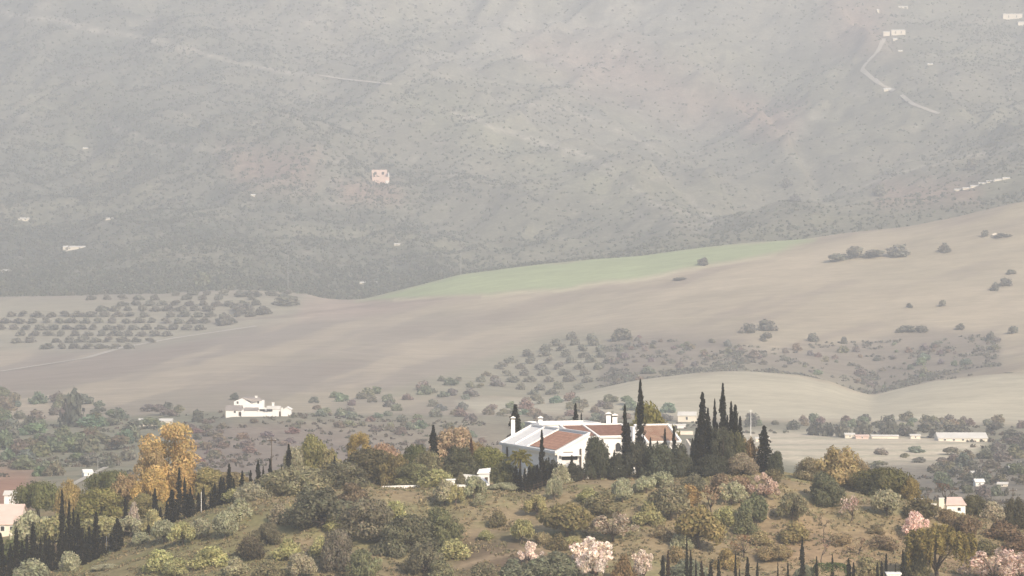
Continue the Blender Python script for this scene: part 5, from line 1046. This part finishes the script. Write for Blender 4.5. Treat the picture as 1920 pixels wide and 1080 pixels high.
pole(864, 2640, 464, 'faint distant pylon at the edge of the green field', 'pylon', 'metal'); pole(540, 2700, 478, 'faint distant pylon before the left mountainside', 'pylon', 'metal')
pole(183, 760, 860, 'thin pale mast beside the flat topped pine', 'pale_mast', 'metal', False); pole(1900, 700, 915, 'thin dark post on the wooded rise at the right', 'utility_pole', 'bark')
small('farm_building', 290, 1500, 62, 12, 8, 'long low farm shed in the left middle distance', 'farm building', 'pale', 'cream', .9, wins=3)
small('white_cottage', 165, 1060, 16, 12, 5, 'small white cottage in the wooded valley at the left', 'cottage', 'plaster', rise=.7, wins=1, rot=15)
small('white_cottage', 22, 820, 30, 9, 5, 'pale house by the red soil at the far left edge', 'house', 'pale', rise=.8, wins=2, zoff=2.2)
small('pink_roof_house', 4, 655, 60, 50, 14, 'pale house with broad pinkish roof at the far left edge', 'house', 'pinkwall', 'cream', rise=3.4, wins=3, zoff=.5)
small('long_barn', 1806, 1400, 92, 15, 14, 'long pale roofed barn at the edge of the flats on the right', 'barn', 'pale', 'cream', 2.0, wins=5)
small('white_cottage', 1594, 1430, 18, 9, 4, 'small white building among the trees edging the pale flats', 'cottage', 'pale', 'cream', rise=.6, wins=1)
small('low_shed', 1617, 1425, 24, 7, 4, 'low pinkish shed edging the pale flats', 'shed', 'pinkwall', 'pinkwall', .5, wins=1)
small('low_shed', 1717, 1430, 18, 8, 4, 'little white shed under the tall trees by the flats', 'shed', 'pale', 'cream', rise=.5, wins=1)
small('low_shed', 1660, 1432, 50, 6, 4, 'long pale low shed edging the pale flats', 'shed', 'pale', 'cream', .4, wins=0)
small('low_shed', 1430, 1400, 26, 8, 5, 'low white shed beside the thin white pole', 'shed', 'pale', 'cream', rise=.5, wins=1)
small('white_cottage', 1838, 1060, 16, 12, 5, 'small bright house on the wooded rise at the right', 'cottage', 'plaster', rise=.7, wins=1)
small('white_cottage', 1828, 1140, 10, 9, 4, 'tiny white house above the bright one on the rise', 'cottage', 'pale', 'cream', rise=.5, wins=1)
small('white_cottage', 1880, 1040, 18, 7, 4, 'low white building at the right of the wooded rise', 'cottage', 'pale', 'cream', rise=.4, wins=1, rot=-12)
small('white_cottage', 1905, 1190, 22, 10, 5, 'pale house group near the right edge above the rise', 'house', 'pale', 'cream', rise=.8, wins=2)
# cream house on the right end of the hill
r_, k = loc_house('cream_house', 1790, 606, 'small cream and white house on the right shoulder of the hill', 'house'); kk = k
def cz(row): return zrow(row, 606)-r_.location.z
boxp(r_, 'wall', -1.4, 2.1, 0, 3, -1.2, cz(948), 'plaster'); m = MB(); m.prism([(-1.6, -.25, cz(948)+.01), (2.3, -.25, cz(948)+.01), (1.8, 3.2, cz(936)), (-1.0, 3.2, cz(936))], (0, 0, .16)); m.build('roof', M['pinkwall'], r_)
boxp(r_, 'annex', -2.2, -1.41, .5, 2.5, -1.2, cz(946), 'cream'); boxp(r_, 'door', -1.2, -.7, -.06, -.004, -1, cz(957), 'dark'); opening(r_, .9, 0, .6, cz(958), cz(952))
for px, Y, w, t, lab in ((1748, 606, 1.7, 946, 'cream garden wall piece left of the cream house'), (1725, 604, 1.9, 936, 'yellow cream wall under the right shoulder trees'), (1766, 606, 1.0, 935, 'small cream wall pier beside the cream house')):
    X, _, z = at(px, Y); rr_ = empty('garden_wall', (X, Y, z), lab, 'wall'); boxp(rr_, 'wall_body', -w/2, w/2, 0, .4, -1, zrow(t, Y)-z, 'cream'); boxp(rr_, 'coping', -w/2-.06, w/2+.06, -.06, .46, zrow(t, Y)-z+.003, zrow(t, Y)-z+.12, 'plaster')
X, _, z = at(1677, 522); rr_ = empty('white_shed', (X, 522, z), 'white flat roof glimpsed between cypresses at the bottom right', 'shed'); boxp(rr_, 'wall', -1.1, 1.1, 0, 2, -.5, zrow(1078, 522)-z, 'plaster'); boxp(rr_, 'roof', -1.25, 1.25, -.15, 2.15, zrow(1078, 522)-z+.003, zrow(1075, 522)-z, 'plaster')
# far mountain houses
def mhouse(px, row, w, h_, label, roof='pale', wall_='cream', name='mountain_house', rise=1.5, d=9, wins=2, rot=0):
    X, Y, z = hit(px, row, 2850); k = Y/F; r = empty(name, (X, Y, z), label, 'house', None, math.radians(rot)); h_ *= .75; gable(r, -w*k/2, w*k/2, 0, d, h_*k-rise, rise, roof, wall_, 'x', base=-5)
    for q in range(wins): opening(r, -w*k/2+w*k*(q+.7)/(wins+.4), 0, 1.3, (h_*k-rise)*.3, (h_*k-rise)*.75)
    return r
X, Y, z = hit(714, 344, 2850); k = Y/F; r_ = empty('pink_ruin', (X, Y, z), 'roofless pinkish walled house alone on the left mountainside', 'ruin', None, math.radians(6))
Wd, Dp = 32*k, 22
boxp(r_, 'wall', -Wd/2, Wd/2, 0, .9, -4, 13*k*.95, 'pinkwall'); boxp(r_, 'side_wall', Wd/2-.9, Wd/2, .91, Dp, -3, 12.5, 'plaster'); boxp(r_, 'side_wall', -Wd/2, -Wd/2+.9, .91, Dp, -3, 10, 'pinkwall'); boxp(r_, 'rear_wall', -Wd/2+.91, Wd/2-.91, Dp-.9, Dp, -3, 16, 'pinkwall')
for a in (-.25, .2): MB().box(Wd*a-1.4, Wd*a+1.4, Dp-1.0, Dp-.92, 10.5, 13.5).build('window', M['dark'], r_)
boxp(r_, 'annex', Wd*.28, Wd*.48, -2.5, -.01, -4, 3.2, 'plaster')
for a in ((1662,68,12,12,'white house at the left of the far upper right hamlet','pale'), (1684,66,26,14,'wide white house of the far upper right hamlet','pale'), (1678,76,8,6,'tiny white annex under the wide hamlet house','plaster'), (1664,171,14,7,'lone small white house beside the mountain road','plaster'), (1898,36,36,14,'white villa at the far upper right corner','pale'), (1915,48,14,10,'small white house below the corner villa','pale'),
          (1693,16,18,6,'faint house above the far hamlet','pale'), (1646,24,4,9,'thin white tower above the far hamlet','plaster'), (690,533,32,6,'grey roofed farm shed at the left tip of the green field','pale'), (140,468,44,9,'long pale farm building on the lower left mountainside','pale'), (44,414,20,8,'small pale house on the left mountainside','pale'), (6,511,18,7,'pale house at the left edge above the grove','pale'), (205,412,14,5,'tiny pale hut on the left mountainside','pale'), (160,280,10,5,'white speck of a hut high on the left mountainside','plaster'), (748,460,18,5,'pale hut above the green field on the mountainside','pale'), (474,368,8,5,'tiny white hut in the middle left mountainside','plaster'), (1688,97,8,4,'tiny house below the far hamlet','plaster'), (1744,122,10,4,'tiny pale hut right of the mountain road','plaster')):
    small_y = 2650 if a[1] > 520 else 2850
    mhouse(*a[:5], roof=a[5], rise=1.0, wins=2 if a[2] > 16 else 0)
X, Y, z = hit(1842, 346, 2850); k = Y/F; r_ = empty('long_greenhouse', (X, Y, float(max(gz(X+q*k, Y) for q in range(-52, 53, 8)))-.5), 'very long thin white greenhouse low on the right mountainside', 'greenhouse')
gx, gy, g0 = r_.location
for q in range(7):
    x0 = (-52+q*15)*k; zq = float(gz(gx+x0+7*k, gy))-g0; m = MB(); m.prism([(x0, 0, zq-5), (x0, 8, zq-5), (x0, 8, zq+1.1), (x0, 4, zq+2.0), (x0, 0, zq+1.1)], (14*k, 0, 0)); m.build('bay', M['cream'], r_)
    m = MB(); m.prism([(x0-.2, -.3, zq+1.13), (x0-.2, 4, zq+2.05), (x0-.2, 4, zq+2.2), (x0-.2, -.3, zq+1.28)], (14*k+.4, 0, 0)); m.build('roof', M['pale'], r_)
X, Y, z = hit(1872, 441, 1900); r_ = empty('rock_outcrop', (X, Y, z), 'pale rock outcrop beside the bushes on the upper right field', 'rock')
for q in range(6):
    rng = random.Random(q); m = MB(); n = 7; x = -4+q*1.7; pts = [(x+math.cos(i*6.283/n)*1.6*rng.uniform(.7, 1.2), math.sin(i*6.283/n)*1.2, -.6) for i in range(n)]; s = rng.uniform(.9, 2.0)
    m.V = pts+[((p[0]-x)*.6+x, p[1]*.6, s*rng.uniform(.7, 1.1)) for p in pts]; m.F = [tuple(range(n, 2*n))]+[(i, (i+1) % n, n+(i+1) % n, n+i) for i in range(n)]; m.build('boulder', M['cream'], r_)

# ------------------------------------------------------------------ haze: the air of the whole valley
def haze():
    m, n, o = new_mat('haze_air'); p = n.nodes.new('ShaderNodeVolumePrincipled')
    p.inputs['Color'].default_value = (*HAZE_COL, 1); p.inputs['Density'].default_value = HAZE_DENSITY; p.inputs['Anisotropy'].default_value = HAZE_G
    n.links.new(p.outputs[0], o.inputs['Volume'])
    hz = MB().box(-5200, 6200, -700, 6900, -90, 640).build('haze', m); tag(hz, kind='stuff')
haze()
